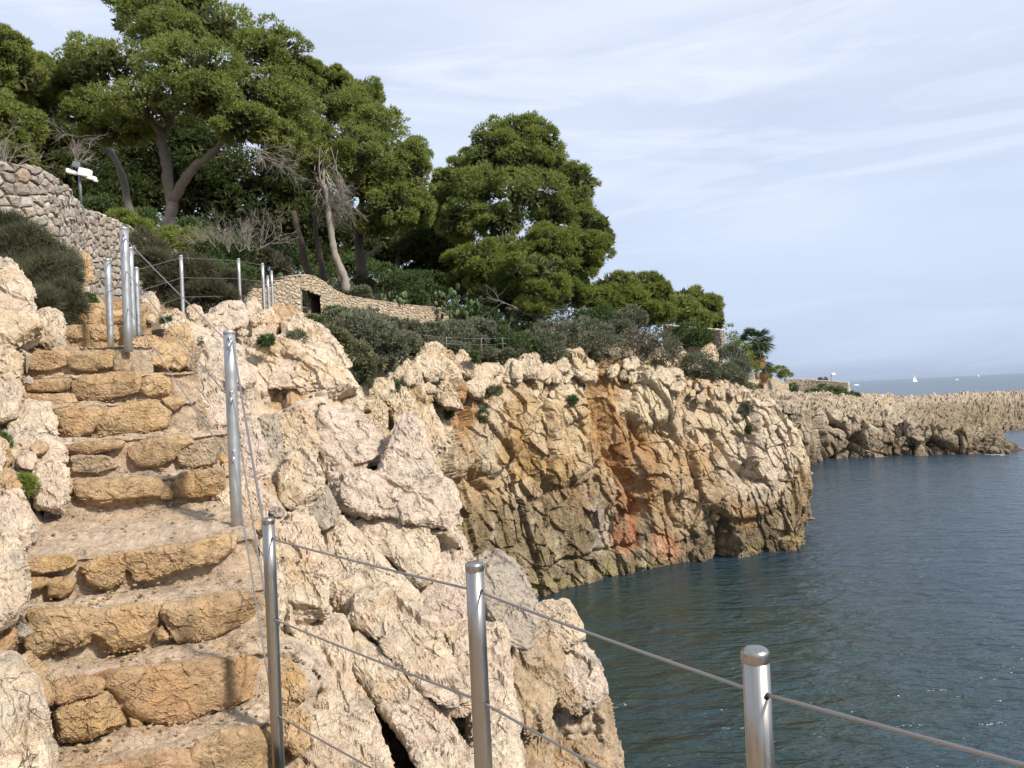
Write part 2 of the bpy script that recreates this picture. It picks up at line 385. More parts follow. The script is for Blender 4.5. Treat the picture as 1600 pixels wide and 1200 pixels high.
# ------------------------------------------------------------------ rocks
_cs = {}
def cube_sphere(n):
    if n in _cs: return _cs[n]
    keys = {}; V = []; Fq = []
    lin = np.tan(np.linspace(-1, 1, n+1)*math.pi/4)
    def vid(i, j, k):
        kk = (i, j, k)
        if kk not in keys: keys[kk] = len(V); V.append((lin[i], lin[j], lin[k]))
        return keys[kk]
    for ax in range(3):
        for side in (0, n):
            for i in range(n):
                for j in range(n):
                    q = []
                    for (a, b) in ((i, j), (i+1, j), (i+1, j+1), (i, j+1)):
                        t = [0, 0, 0]; t[ax] = side; t[(ax+1) % 3] = a; t[(ax+2) % 3] = b; q.append(vid(*t))
                    Fq.append(q if side else q[::-1])
    V = np.array(V); V /= np.linalg.norm(V, axis=1, keepdims=True)
    _cs[n] = (V, np.array(Fq)); return _cs[n]
def outline_radius(poly, c, na=360):
    poly = np.asarray(poly, float)-c; th = np.arange(na)*2*math.pi/na
    a = poly; b = np.roll(poly, -1, 0); R = np.zeros(na)
    for k in range(na):
        dx, dy = math.cos(th[k]), math.sin(th[k])
        e = b-a; den = dx*e[:, 1]-dy*e[:, 0]; den = np.where(abs(den) < 1e-9, 1e-9, den)
        t = (a[:, 0]*e[:, 1]-a[:, 1]*e[:, 0])/den; s = (a[:, 0]*dy-a[:, 1]*dx)/den
        ok = (s >= -1e-6) & (s <= 1+1e-6) & (t > 0)
        R[k] = t[ok].max() if ok.any() else 1
    ker = np.exp(-(np.arange(-4, 5)/2.2)**2); ker /= ker.sum()
    return np.convolve(np.concatenate([R[-4:], R, R[:4]]), ker, 'valid')
def centroid(poly):
    p = np.asarray(poly, float); q = np.roll(p, -1, 0); cr = p[:, 0]*q[:, 1]-q[:, 0]*p[:, 1]
    return ((p+q)*cr[:, None]).sum(0)/(3*cr.sum())
FISS = P(690, 1110, 5.0)-P(590, 1010, 5.4); FISS /= np.linalg.norm(FISS)
def rock(name, poly, d, mat, parent, n=36, gx=0., gy=None, T=None, sq=7.0, rough=1., facets=9, seed=0, c=None, plane=None):
    """a block of rock: outline seen from the path, its distance d, thickness T, tilt gx, gy (metres per photo pixel)"""
    poly = np.asarray(poly, float); c = centroid(poly) if c is None else np.asarray(c, float)
    R = outline_radius(poly, c); S, Fq = cube_sphere(n)
    r_ = random.Random(seed*31+int(c[0]*7+c[1]*3))
    rho = np.hypot(S[:, 0], S[:, 1]); k = (rho**sq+abs(S[:, 2])**sq)**(-1/sq)
    th = np.arctan2(S[:, 1], S[:, 0]) % (2*math.pi)
    Ri = np.interp(th, np.arange(361)*2*math.pi/360, np.append(R, R[0]))
    px = c[0]+rho*k*Ri*np.cos(th); py = c[1]+rho*k*Ri*np.sin(th)
    mr = R.mean()*d/F
    if T is None: T = .75*mr
    if gy is None: gy = -.0030*d/6*1.6
    dd = d + gx*(px-c[0]) + gy*(py-c[1]) + T*.55 - S[:, 2]*k*T
    if plane is not None:                        # a vertical front plane (riser): plane = (point, normal)
        ray = P(px, py, np.ones_like(px))-EYE
        tt = ((plane[0]-EYE)@plane[1])/(ray@plane[1])
        dd = tt + T*.55 - S[:, 2]*k*T
    V = P(px, py, np.maximum(dd, .6)); C0 = V.mean(0); L = V-C0
    for q in range(facets):
        dr = np.array([r_.gauss(0, 1), r_.gauss(0, 1), r_.gauss(0, 1)]); dr /= np.linalg.norm(dr)
        if dr@fw > .2: dr -= 2*(dr@fw)*fw
        s = L@dr; lim = s.max()*r_.uniform(.80, .97)
        L -= np.maximum(s-lim, 0)[:, None]*dr*.92
    V = C0+L; off = np.array([r_.uniform(0, 50) for _ in range(3)])
    Nv = vnormals(V, Fq); s = mr
    dsp = s*.04*rough*fbm((V+off)/s*1.3, 3)
    Vs = V-.6*(V@FISS)[:, None]*FISS if d < 13 else V          # joints run down to the right
    wv = Vs+off+.10*s*np.stack([perlin(V/s*2.2, 3), perlin(V/s*2.2, 4), perlin(V/s*2.2, 5)], 1)
    f1, f2, cid, tl = worley(wv/(s*.75), int(seed), True); e = f2-f1
    dsp += rough*s*(.07*(cid-.5)*sstep(e, 0, .06) + .20*tl*sstep(e, 0, .03) - .05*np.exp(-(e/.035)**2))
    f1, f2, cid, tl = worley(wv/(s*.28)+5, int(seed)+3, True); e2 = f2-f1
    dsp += rough*s*(.030*(cid-.5) + .07*tl)
    V = V+Nv*dsp[:, None]; Nv = vnormals(V, Fq)
    px_m = d/F                                     # size of a photo pixel at this distance
    g1 = fbm((V+off)/(px_m*26), 3, .55, 11); g2 = fbm((V+off)/(px_m*9), 2, .55, 21)
    cr = np.exp(-(e2/.045)**2)*sstep(perlin((V+off)/(px_m*80), 33), -.15, .2)
    V = V+Nv*(rough*px_m*(2.2*g1+1.0*g2-3.6*cr))[:, None]
    if n >= 12:                                    # the side sunk in the hillside is not needed
        Fq = Fq[~(S[Fq][:, :, 2] < -.35).all(1)]; use = np.unique(Fq); mp_ = -np.ones(len(V), int); mp_[use] = np.arange(len(use)); V = V[use]; Fq = mp_[Fq]
    return obj(name, V, Fq, mat, parent, smooth=n < 20)

# ---- loft: a rock face through rows of control points
def loft(rows, n, m):
    R_ = [spline(r, n) for r in rows]
    A = np.array(R_)                               # rows x n x 3
    G = np.array([spline(A[:, i], m) for i in range(n)])   # n x m x 3
    return G.reshape(-1, 3)
def resample(row, k):                              # even spacing along a polyline
    row = np.asarray(row, float); s = np.concatenate([[0], np.cumsum(np.linalg.norm(np.diff(row, axis=0), axis=1))])
    t = np.linspace(0, s[-1], k); return np.stack([np.interp(t, s, row[:, j]) for j in range(3)], 1)
def segdist(x, y, pl):
    best = np.full(len(x), 1e9)
    for (a, b), (c, d) in zip(pl[:-1], pl[1:]):
        ex, ey = c-a, d-b; t = np.clip(((x-a)*ex+(y-b)*ey)/(ex*ex+ey*ey), 0, 1)
        best = np.minimum(best, np.hypot(x-a-t*ex, y-b-t*ey))
    return best

# ---- the sea cliff across the cove
foot = [(520, 21), (600, 26), (660, 29), (720, 31.7), (780, 33.8), (840, 35.5), (920, 37.6), (1000, 39.3), (1080, 40.6), (1140, 41.5), (1200, 42.3), (1236, 42.6), (1252, 43.4), (1256, 46), (1250, 52), (1235, 62), (1225, 80)]
top = [(520, 575, 21.5), (600, 592, 26.5), (660, 572, 31), (720, 580, 34), (780, 582, 36), (840, 588, 37.5), (920, 566, 40), (1000, 574, 42), (1080, 600, 43), (1140, 614, 43.8), (1195, 632, 44.3), (1222, 648, 44.8), (1236, 672, 45.6), (1240, 690, 48), (1238, 668, 54), (1225, 650, 64), (1215, 640, 82)]
zs_u = -2.0
r_foot = np.array([PZ(p, d, 0.) for p, d in foot]); r_under = np.array([PZ(p, d-.25, zs_u) for p, d in foot])
r_top = np.array([P(*t) for t in top]); inland = np.zeros_like(r_top)
tg = np.gradient(r_top[:, :2], axis=0); tg /= np.linalg.norm(tg, axis=1, keepdims=True)
nin = np.stack([-tg[:, 1], tg[:, 0]], 1)
r_back1 = r_top.copy(); r_back1[:, :2] += nin*1.6; r_back1[:, 2] += .35
r_back2 = r_top.copy(); r_back2[:, :2] += nin*7.0; r_back2[:, 2] += .5
def lerp(a, b, t, o=0.):
    q = a+(b-a)*t; q = q.copy(); q[:, :2] -= nin*o; return q
NC, MC = 1000, 260
# common parameter along the cliff, denser on the part that faces the path
wgt = np.array([1.0]*12+[.5, .5, .5, .35, .3])
tpar = np.concatenate([[0], np.cumsum(wgt[:-1])]); tpar /= tpar[-1]
def along(r):
    tt = np.linspace(0, 1, NC); k = np.interp(tt, tpar, np.arange(len(tpar)))
    i = np.clip(k.astype(int), 0, len(r)-2); f = (k-i)[:, None]; ext = np.vstack([2*r[0]-r[1], r, 2*r[-1]-r[-2]])
    a, b, c, d = ext[i], ext[i+1], ext[i+2], ext[np.minimum(i+3, len(ext)-1)]
    return .5*((2*b)+(-a+c)*f+(2*a-5*b+4*c-d)*f**2+(-a+3*b-3*c+d)*f**3)
rows = [r_under, r_foot, lerp(r_foot, r_top, .22, .25), lerp(r_foot, r_top, .5, .45), lerp(r_foot, r_top, .8, .35), r_top, r_back1, r_back2]
A = np.array([along(r) for r in rows])
vpar = np.array([0, .06, .24, .47, .72, .88, .94, 1.0])
tv = np.linspace(0, 1, MC); kv = np.interp(tv, vpar, np.arange(len(rows))); iv = np.clip(kv.astype(int), 0, len(rows)-2); fv = (kv-iv)[:, None, None]
G = A[iv]*(1-fv)+A[iv+1]*fv                        # MC x NC x 3
for _ in range(6):
    G[1:-1] = (G[:-2]+2*G[1:-1]+G[2:])/4
V = np.transpose(G, (1, 0, 2)).reshape(-1, 3).astype(float)
Fq = gridfaces(NC, MC)
Nv = vnormals(V, Fq)
if (Nv.reshape(NC, MC, 3)[200, 200]@fw) > 0: Fq = Fq[:, ::-1]; Nv = -Nv
ppx, ppy, _ = proj(V)
z = V[:, 2]
# strata dip steeply: work in tilted coordinates
Rt = np.array([[math.cos(.35), 0, math.sin(.35)], [0, 1, 0], [-math.sin(.35), 0, math.cos(.35)]])
Q = V@Rt.T; Qs = Q*np.array([1, 1, .55])
wq = Qs + .12*np.stack([perlin(Qs*.9, 41), perlin(Qs*.9, 42), perlin(Qs*.9, 43)], 1)
dsp = .35*fbm(Qs*.18, 2, .5, 50)
top_w0 = sstep(z, 6.5, 9.0)
f1, f2, c1, t1_ = worley(wq*np.array([1, 1, .7])/3.6, 51, True); e = f2-f1
dsp += .34*(c1-.5)+.6*t1_-.12*np.exp(-(e/.014)**2)
f1, f2, c2, t2_ = worley(wq*np.array([1, 1, .7])/1.5+3.3, 52, True); e = f2-f1
dsp += (.24+.16*top_w0)*(c2-.5)+.50*t2_-.06*np.exp(-(e/.02)**2)
f1, f2, c4, t4_ = worley(V@np.array([[.8, .1, -.6], [-.2, .97, -.1], [.58, .2, .79]]).T/np.array([1.3, 1.0, .8])+1.7, 54, True)
dsp += .16*(c4-.5)+.46*t4_
f1, f2, c3, t3_ = worley(wq*np.array([1, 1, .7])/.55+7.3, 53, True)
dsp += .07*(c3-.5)+.24*t3_
ck_ = np.exp(-((f2-f1)/.035)**2)*sstep(perlin(Qs*.5, 83), -.05, .25)
top_w = sstep(z, 7.2, 9.2)
dsp += top_w*.3*(c2-.4)
grooves = [([(925, 575), (935, 620), (950, 680), (975, 735), (1000, 770), (1005, 800)], 13, 1.25), ([(842, 590), (845, 680), (848, 770)], 4, .5), ([(727, 600), (730, 680), (732, 740), (760, 765)], 5, .7),
           ([(1128, 818), (1132, 845), (1134, 885)], 7, 1.7), ([(960, 790), (985, 770), (1000, 850)], 5, .3), ([(1040, 770), (1060, 820), (1090, 840)], 4, .3), ([(1120, 690), (1150, 735), (1180, 750)], 4, .5),
           ([(870, 880), (995, 850), (995, 895)], 4, .3), ([(690, 610), (720, 650), (728, 680)], 8, .6), ([(1035, 660), (1075, 700), (1090, 760)], 5, .4), ([(995, 590), (985, 650), (1010, 690)], 4, .5)]
jx = ppx+5*perlin(V*1.2, 61)+2*perlin(V*4, 62); jy = ppy+5*perlin(V*1.2, 63)
front = (np.arange(NC)[:, None] < NC*.86).repeat(MC, 1).ravel()
for pl, wd, dp in grooves:
    dsp -= np.where(front, dp*np.exp(-(segdist(jx, jy, pl)/wd)**2), 0)
for (bx, by, rx, ry, hh) in [(765, 690, 40, 55, .6), (875, 690, 62, 70, .5), (1015, 625, 45, 45, .6), (1160, 785, 55, 28, .45), (1050, 730, 50, 50, .4), (700, 690, 25, 60, .5), (1195, 700, 30, 70, .5), (980, 820, 40, 45, -.3)]:
    q = ((jx-bx)/rx)**2+((jy-by)/ry)**2
    dsp += np.where(front, hh*sstep(1.25-q, 0, .7), 0)
V = V+Nv*dsp[:, None].astype(float); Nv = vnormals(V, Fq)
V = V+Nv*(.06*fbm(V*1.3, 3, .55, 71)+.03*fbm(Qs*4, 2, .6, 75)-.10*ck_+.025*fbm(V*5, 2, .5, 77))[:, None]
# stains that belong to the rock: rust, ochre, tide-dark and algae bands
px2, py2, _ = proj(V); z = V[:, 2]
sx = px2+14*perlin(V*.6, 91)+8*perlin(V*2, 92); sy = py2+14*perlin(V*.6, 93)+8*perlin(V*2, 94)
st = np.zeros((len(V), 4), np.float32)
def stain_shade(wt, c):
    global st
    wt = np.clip(wt, 0, 1).astype(np.float32)[:, None]
    na = wt+st[:, 3:]*(1-wt)
    st[:, :3] = np.where(na > 1e-5, (np.array(c, np.float32)*wt+st[:, :3]*st[:, 3:]*(1-wt))/np.maximum(na, 1e-5), st[:, :3]); st[:, 3:] = na
zn = z+.9*fbm(V*.35, 3, .5, 95)+.5*perlin(V*2.2, 96)
stain_shade(.75*(1-sstep(zn, 3.0, 5.6)), (.33, .225, .125))
stain_shade(.92*(1-sstep(zn, 1.3, 3.2)), (.18, .138, .08))
for (bx, by, rx, ry, wt, c) in [(900, 700, 110, 70, .45, (.50, .31, .13)), (1060, 760, 70, 60, .4, (.50, .32, .15)), (950, 640, 42, 85, .85, (.47, .26, .10)), (985, 740, 42, 75, .85, (.42, .22, .09)), (970, 815, 26, 55, .9, (.42, .19, .10)), (1040, 850, 25, 28, .8, (.50, .22, .11)), (820, 680, 40, 70, .8, (.42, .25, .09)), (728, 660, 18, 60, .8, (.42, .21, .07)),
                              (640, 640, 50, 40, .5, (.50, .31, .12)), (900, 790, 80, 50, .65, (.27, .18, .10)), (1160, 800, 30, 20, .6, (.48, .27, .11)), (1060, 640, 30, 25, .5, (.50, .28, .13)), (860, 720, 30, 40, .5, (.42, .27, .11)), (1130, 690, 60, 30, .3, (.52, .34, .2)),
                              (1190, 700, 60, 80, .75, (.68, .56, .44)), (1015, 625, 50, 45, .8, (.70, .58, .40)), (1110, 650, 70, 40, .6, (.66, .54, .38)), (870, 660, 50, 50, .5, (.66, .54, .36)), (760, 700, 35, 45, .5, (.58, .48, .34)), (935, 820, 14, 45, .7, (.42, .37, .31)), (740, 790, 60, 60, .7, (.40, .26, .12)), (810, 840, 110, 60, .7, (.19, .15, .085)), (1060, 740, 50, 60, .4, (.50, .32, .17)), (1000, 700, 40, 40, .4, (.36, .22, .10))]:
    q = ((sx-bx)/rx)**2+((sy-by)/ry)**2; stain_shade(wt*sstep(1.5-q, 0, 1.)*front, c)
stain_shade(.8*(1-sstep(zn, .15, .7)), (.30, .26, .10))
stain_shade(.85*(1-sstep(z+.12*perlin(V*2, 97), .05, .22)), (.16, .09, .07))
cliff = tag(obj('sea_cliff', V, Fq, M_CLIFF, attrs={'stain_shade': st}, center=False, smooth=False), kind='structure')

# ---- far headland
hf = [(1080, 90), (1180, 84), (1240, 80), (1262, 81.5), (1285, 90), (1330, 92), (1390, 92.5), (1450, 91.5), (1500, 90.5), (1540, 90), (1575, 89), (1640, 90), (1720, 94)]
ht = [(1080, 606, 95), (1180, 630, 88), (1240, 640, 84), (1262, 645, 84), (1285, 640, 92.5), (1330, 648, 94), (1390, 655, 94.5), (1450, 666, 93.5), (1500, 676, 92.5), (1540, 687, 92), (1575, 696, 91), (1605, 708, 92), (1720, 712, 96)]
hb = [(1080, 602, 115), (1180, 612, 110), (1240, 620, 108), (1262, 622, 106), (1285, 622, 108), (1330, 626, 112), (1390, 632, 114), (1450, 640, 114), (1500, 652, 112), (1540, 668, 108), (1575, 700, 104), (1640, 708, 108), (1720, 710, 112)]
hc = [(1080, 600, 150), (1180, 606, 150), (1240, 614, 150), (1262, 616, 150), (1285, 616, 150), (1330, 618, 150), (1390, 622, 150), (1450, 626, 148), (1500, 632, 146), (1540, 642, 142), (1575, 655, 140), (1640, 660, 140), (1720, 662, 140)]
hd = [(1080, 600, 220), (1180, 604, 220), (1240, 612, 220), (1262, 614, 220), (1285, 614, 220), (1330, 616, 220), (1390, 620, 220), (1430, 620, 215), (1500, 613, 220), (1540, 611, 230), (1580, 610, 230), (1640, 606, 230), (1720, 604, 230)]
he = [(a, b+14, c+40) for a, b, c in hd]
r0 = np.array([PZ(a, b-1, -2.) for a, b in hf]); r1 = np.array([PZ(a, b, 0.) for a, b in hf])
r2 = np.array([P(*t) for t in ht]); rowsH = [r0, r1, (r1*.5+r2*.5), r2, np.array([P(*t) for t in hb]), np.array([P(*t) for t in hc]), np.array([P(*t) for t in hd]), np.array([P(*t) for t in he])]
NH, MH = 600, 210
A = np.array([spline(r, NH) for r in rowsH])
vpar = np.array([0, .04, .25, .45, .68, .85, .97, 1.]); tv = np.linspace(0, 1, MH)
kv = np.interp(tv, vpar, np.arange(len(rowsH))); iv = np.clip(kv.astype(int), 0, len(rowsH)-2); fv = (kv-iv)[:, None, None]
G = A[iv]*(1-fv)+A[iv+1]*fv
V = np.transpose(G, (1, 0, 2)).reshape(-1, 3).astype(float); Fq = gridfaces(NH, MH); Nv = vnormals(V, Fq)
if Nv[:, 2].mean() < 0: Fq = Fq[:, ::-1]; Nv = -Nv
rows_t = np.tile(tv, NH)
Q = V*np.array([1, 1, .55]); wq = Q+.25*np.stack([perlin(Q*.5, 1), perlin(Q*.5, 2), perlin(Q*.5, 3)], 1)
f1, f2, c1, tl1 = worley(wq/2.6, 11, True); e = f2-f1
wv = 1-sstep(rows_t, .42, .5)
dsp = (1.7*(c1-.5)+1.6*tl1-.8*np.exp(-(e/.07)**2))*(.25+.75*wv)
f1, f2, c2, tl2 = worley(wq/1.0+7, 12, True); e = f2-f1
dsp += .45*(c2-.5)+.6*tl2-.2*np.exp(-(e/.08)**2)
f1, f2, c3 = worley(V*np.array([1/2.2, 1/3.4, .2])+.3*np.stack([perlin(V*.6, 5), perlin(V*.6, 6), perlin(V*.6, 7)], 1), 13)
V = V+Nv*dsp[:, None]+np.array([0, 0, 1.])*((sstep(rows_t, .4, .5))*(.24*(c3-.4)*sstep(f2-f1, 0, .15)+.4*fbm(V*.25, 3, .5, 15)+.8*fbm(V*.05, 2, .5, 19)))[:, None]
V = V+vnormals(V, Fq)*(.16*fbm(V*1.1, 3, .6, 17))[:, None]
z = V[:, 2]; px2, py2, dz2 = proj(V)
st = np.zeros((len(V), 4), np.float32)
zn = z+1.0*fbm(V*.3, 3, .5, 95)
stain_shade(.8*(1-sstep(zn, 2.4, 4.6)), (.24, .185, .12))
stain_shade(.85*(1-sstep(zn, .9, 2.6)), (.12, .095, .06))
stain_shade(.45*sstep(fbm(V*.06, 3, .6, 31), .0, .35), (.27, .21, .14))
q = ((px2-1510+12*perlin(V*.2, 3))/95)**2+((py2-648)/22)**2; stain_shade(.75*sstep(1.4-q, 0, .9), (.19, .145, .085))  # shading of the second ridge's slope painted as a dark brown patch
stain_shade(.7*(1-sstep(z+.2*perlin(V, 97), .1, .5)), (.17, .11, .08))
headland = tag(obj('headland', V, Fq, M_HEAD, attrs={'stain_shade': st}, center=False, smooth=False), kind='structure')

# ---- hillside under the trees and bushes
ctrl = [(-40, 520, 9), (100, 590, 7.6), (150, 550, 9), (180, 505, 11.5), (283, 492, 13), (373, 478, 14.5), (410, 500, 15.5), (440, 520, 14), (500, 560, 15.5), (540, 575, 19), (480, 505, 28), (520, 545, 22), (600, 575, 25), (640, 545, 31), (700, 545, 35), (760, 548, 37), (840, 555, 39), (920, 552, 41.5), (1000, 560, 43.5), (1080, 585, 44.5), (1150, 605, 46),
        (1180, 617, 52), (1200, 626, 64), (1210, 628, 85), (1100, 560, 60), (1130, 570, 75), (980, 520, 55), (800, 490, 46), (600, 480, 34), (540, 450, 34), (265, 360, 32), (120, 350, 30), (-50, 330, 30), (-100, 420, 14), (0, 380, 17), (200, 420, 22), (330, 440, 26), (430, 480, 30), (700, 460, 48), (400, 400, 45), (100, 340, 48), (900, 480, 60), (1050, 530, 90), (1130, 612, 100), (600, 420, 60), (300, 380, 60), (-200, 330, 48), (-300, 380, 25)]
C = np.array([P(*c) for c in ctrl])
lp = [(-14, 4.5), (-4.0, 7.5)]
land = [tuple(P(-320, 560, 6)[:2]), tuple(P(100, 545, 7.3)[:2]), tuple(P(230, 540, 8.6)[:2]), tuple(P(420, 540, 12)[:2]), tuple(P(510, 560, 14)[:2])] + [tuple((r_top[i, :2]+nin[i]*3.4)) for i in range(len(r_top))] + [tuple(P(1090, 600, 98)[:2]), tuple(P(900, 520, 120)[:2]), tuple(P(-500, 400, 120)[:2])]
land = np.array(land)
def inside(x, y, poly):
    r = np.zeros(len(x), bool); n = len(poly)
    for i in range(n):
        x1, y1 = poly[i]; x2, y2 = poly[(i+1) % n]
        if y1 == y2: continue
        c = ((y1 > y) != (y2 > y)) & (x < (x2-x1)*(y-y1)/(y2-y1)+x1); r ^= c
    return r
def ground(x, y):
    d2 = (C[None, :, 0]-x[:, None])**2+(C[None, :, 1]-y[:, None])**2+(.3+.09*y[:, None])**2
    wt = d2**-1.7; return (wt*C[None, :, 2]).sum(1)/wt.sum(1)
av = np.linspace(-62, 50, 320); yv = np.geomspace(6, 260, 260)
X = np.tan(np.radians(av))[:, None]*yv[None]; Y = np.broadcast_to(yv, X.shape)
X = X.ravel(); Y = np.array(Y).ravel(); Z = ground(X, Y)
V = np.stack([X, Y, Z], 1)
V[:, 2] += .18*fbm(V*.8, 3)-.1
Fq = gridfaces(320, 260); cx = V[Fq].mean(1); ok = inside(cx[:, 0], cx[:, 1], land); Fq = Fq[ok]
use = np.unique(Fq); mp_ = -np.ones(len(V), int); mp_[use] = np.arange(len(use))
hill = tag(obj('hillside', V[use], mp_[Fq], M_SOIL, center=False), kind='structure')
def gz(px, d):                                     # ground point in column px at depth d
    p = P(px, 600, d); zz = ground(p[:1], p[1:2])[0]; return PZ(px, d, zz)

# ---- the path the picture is taken from, and the rock bank beside and behind it
gx, gy = np.linspace(-2.6, 1.6, 60), np.linspace(-14, 3.2, 160)
X, Y = np.meshgrid(gx, gy, indexing='ij'); V = np.stack([X.ravel(), Y.ravel(), np.full(X.size, 7.38)], 1)
V[:, 2] += .05*fbm(V*1.4, 4)-1.2*sstep(V[:, 0], 1.1, 1.6)
tag(obj('viewing_path', V, gridfaces(60, 160)[:, ::-1], M_TREAD, center=False), kind='structure')
sx_ = np.linspace(0, 1, 70); sy_ = np.linspace(-22, 1.6, 160)
X, Y = np.meshgrid(sx_, sy_, indexing='ij'); V = np.stack([-2.0-5*X.ravel(), Y.ravel(), 7.0+3.4*X.ravel()**.7], 1)
f1, f2, cc_, tt_ = worley(V*.9, 15, True); V[:, 2] += 1.0*(cc_-.5)+.9*tt_+.3*fbm(V*1.5, 3); V[:, 0] += .5*(cc_-.5)
tag(obj('rock_slope', V, gridfaces(70, 160), M_FG, center=False), kind='structure')
# ------------------------------------------------------------------ foreground outcrop between the steps and the sea
fg = []   # (outline, d, material, n, kwargs)
def B(poly, d, mat, n=34, **k): fg.append((poly, d, mat, n, k))
B([(490,652),(505,640),(545,643),(577,663),(603,690),(622,706),(600,722),(577,720),(562,737),(530,739),(505,748),(498,715),(490,690)], 8.2, M_PINK, 46)
B([(612,690),(622,655),(638,648),(655,662),(665,700),(682,735),(692,752),(660,765),(610,768),(585,752),(600,720)], 7.7, M_PINK, 44, gy=-.004)
B([(517,765),(545,742),(575,738),(610,748),(660,752),(695,752),(708,772),(718,812),(702,824),(660,818),(620,812),(570,808),(535,796)], 7.3, M_PINK, 56)
B([(512,825),(532,812),(560,836),(600,880),(632,908),(652,935),(640,965),(590,975),(555,960),(520,968),(513,900)], 6.6, M_FG, 50)
B([(548,822),(590,806),(640,806),(668,826),(684,880),(668,922),(642,912),(604,868),(570,842)], 7.0, M_FG, 44)
B([(664,826),(700,814),(722,842),(740,880),(748,930),(750,965),(700,975),(668,928),(680,880)], 7.1, M_PINK, 40)
B([(600,925),(650,905),(700,930),(752,950),(770,1000),(720,1010),(660,985)], 6.7, M_PINK, 36)
B([(545,940),(570,925),(602,918),(642,938),(674,968),(706,1040),(728,1095),(728,1135),(694,1112),(640,1056),(592,1006),(566,984),(546,972)], 5.5, M_FG, 62, c=(645,1018), gy=-.006)
B([(546,992),(574,998),(604,1032),(652,1086),(692,1122),(742,1190),(750,1260),(690,1260),(622,1136),(577,1082),(552,1032)], 5.0, M_FG, 60, c=(640,1110), gy=-.006)
B([(698,985),(735,978),(786,985),(793,1040),(802,1110),(818,1260),(742,1260),(732,1100),(712,1030)], 5.3, M_FG, 52, gy=-.005)
B([(440,960),(490,950),(512,966),(541,972),(546,1008),(535,1018),(562,1090),(590,1150),(612,1260),(486,1260),(474,1130),(468,1060),(446,1000)], 4.9, M_FG, 62, gy=-.005, T=.35)
B([(432,830),(460,805),(488,816),(502,850),(509,885),(508,960),(480,968),(448,966),(428,900)], 5.7, M_FG, 44)
B([(426,1030),(455,1033),(476,1064),(478,1088),(442,1114),(426,1105)], 4.5, M_OCHRE, 26)
B([(434,1118),(458,1105),(482,1120),(480,1170),(462,1180),(438,1160)], 4.3, M_OCHRE, 26)
B([(424,1160),(450,1175),(500,1185),(540,1215),(540,1260),(424,1260)], 4.2, M_TREAD, 30)
B([(560,1145),(585,1140),(606,1160),(600,1180),(575,1170)], 5.2, M_BROWN, 16)
B([(437,735),(450,712),(475,702),(491,720),(502,745),(502,770),(487,785),(480,796),(450,802),(436,796)], 7.0, M_FG, 38)
B([(496,742),(512,765),(527,800),(522,822),(500,832),(484,802),(488,780)], 7.0, M_GREY, 28)
B([(430,650),(460,638),(486,648),(493,690),(491,716),(470,706),(445,716),(428,700)], 8.0, M_FG, 34)
B([(403,657),(430,648),(440,700),(442,732),(420,738),(408,710)], 7.7, M_GREY, 28)
B([(374,668),(400,658),(413,700),(411,745),(396,762),(374,745)], 6.8, M_PINK, 28)
B([(378,745),(405,760),(425,790),(436,830),(425,860),(395,850),(372,800)], 5.9, M_FG, 30)
B([(400,850),(420,845),(440,880),(445,940),(430,990),(405,960),(398,900)], 5.1, M_FG, 30)
B([(345,735),(358,722),(370,740),(368,790),(350,800),(338,775)], 5.6, M_FG, 22)
B([(374,890),(392,870),(408,890),(410,960),(395,985),(378,960)], 4.6, M_OCHRE, 24)
B([(372,535),(420,524),(470,538),(500,543),(538,580),(557,612),(552,640),(530,640),(505,645),(460,608),(390,602),(372,575)], 10.6, M_FG, 66, gy=-.008, T=.9)
B([(380,598),(440,608),(500,644),(484,662),(450,656),(420,646),(380,640)], 10.3, M_OCHRE, 40)
B([(526,645),(556,602),(570,633),(562,652),(542,656)], 10.4, M_FG, 24)
B([(440,500),(470,498),(500,510),(530,540),(545,570),(520,580),(480,552),(445,535)], 11.6, M_FG, 44)
B([(430,478),(455,480),(466,505),(455,528),(436,520),(425,500)], 12.2, M_OCHRE, 26)
B([(405,492),(425,482),(437,510),(430,530),(408,528)], 12.0, M_FG, 22)
B([(300,560),(325,532),(345,524),(378,548),(386,600),(385,645),(352,692),(330,690),(308,650),(297,600)], 8.6, M_PINK, 48)
B([(270,610),(288,562),(302,600),(320,650),(352,695),(325,702),(300,676),(282,660)], 7.9, M_BROWN, 36, c=(302,640))
B([(202,540),(225,528),(262,535),(272,560),(258,582),(225,572),(204,560)], 7.9, M_OCHRE, 34)
B([(245,545),(262,515),(290,508),(298,530),(292,560),(270,590),(250,582)], 8.3, M_OCHRE, 34)
B([(280,540),(300,530),(312,548),(300,575),(282,580)], 8.3, M_BROWN, 24)
B([(292,484),(303,477),(314,482),(319,500),(312,522),(297,522)], 10.8, M_FG, 24)
B([(318,500),(328,486),(348,475),(374,472),(388,486),(382,512),(345,528),(318,524)], 11.0, M_PINK, 40)
B([(386,472),(395,466),(408,480),(411,502),(398,510),(388,500)], 11.4, M_FG, 24)
B([(222,468),(234,455),(246,470),(250,490),(240,506),(222,500)], 10.3, M_FG, 26)
B([(250,490),(275,485),(290,494),(285,506),(256,502)], 10.4, M_FG, 20)
B([(255,510),(290,498),(298,512),(292,528),(262,528)], 9.2, M_FG, 24)
B([(745,885),(770,864),(800,878),(816,900),(828,930),(838,948),(836,985),(822,1010),(790,1004),(764,972),(752,930)], 6.7, M_GREY, 44)
B([(836,950),(850,942),(882,940),(902,968),(916,1008),(892,1016),(850,1008),(830,988)], 7.4, M_FG, 36)
B([(878,1002),(915,1006),(932,1035),(946,1078),(950,1104),(905,1108),(868,1065)], 7.1, M_PINK, 38)
B([(780,988),(820,1002),(862,998),(878,1020),(870,1080),(852,1132),(820,1155),(790,1105)], 6.7, M_BROWN, 44)
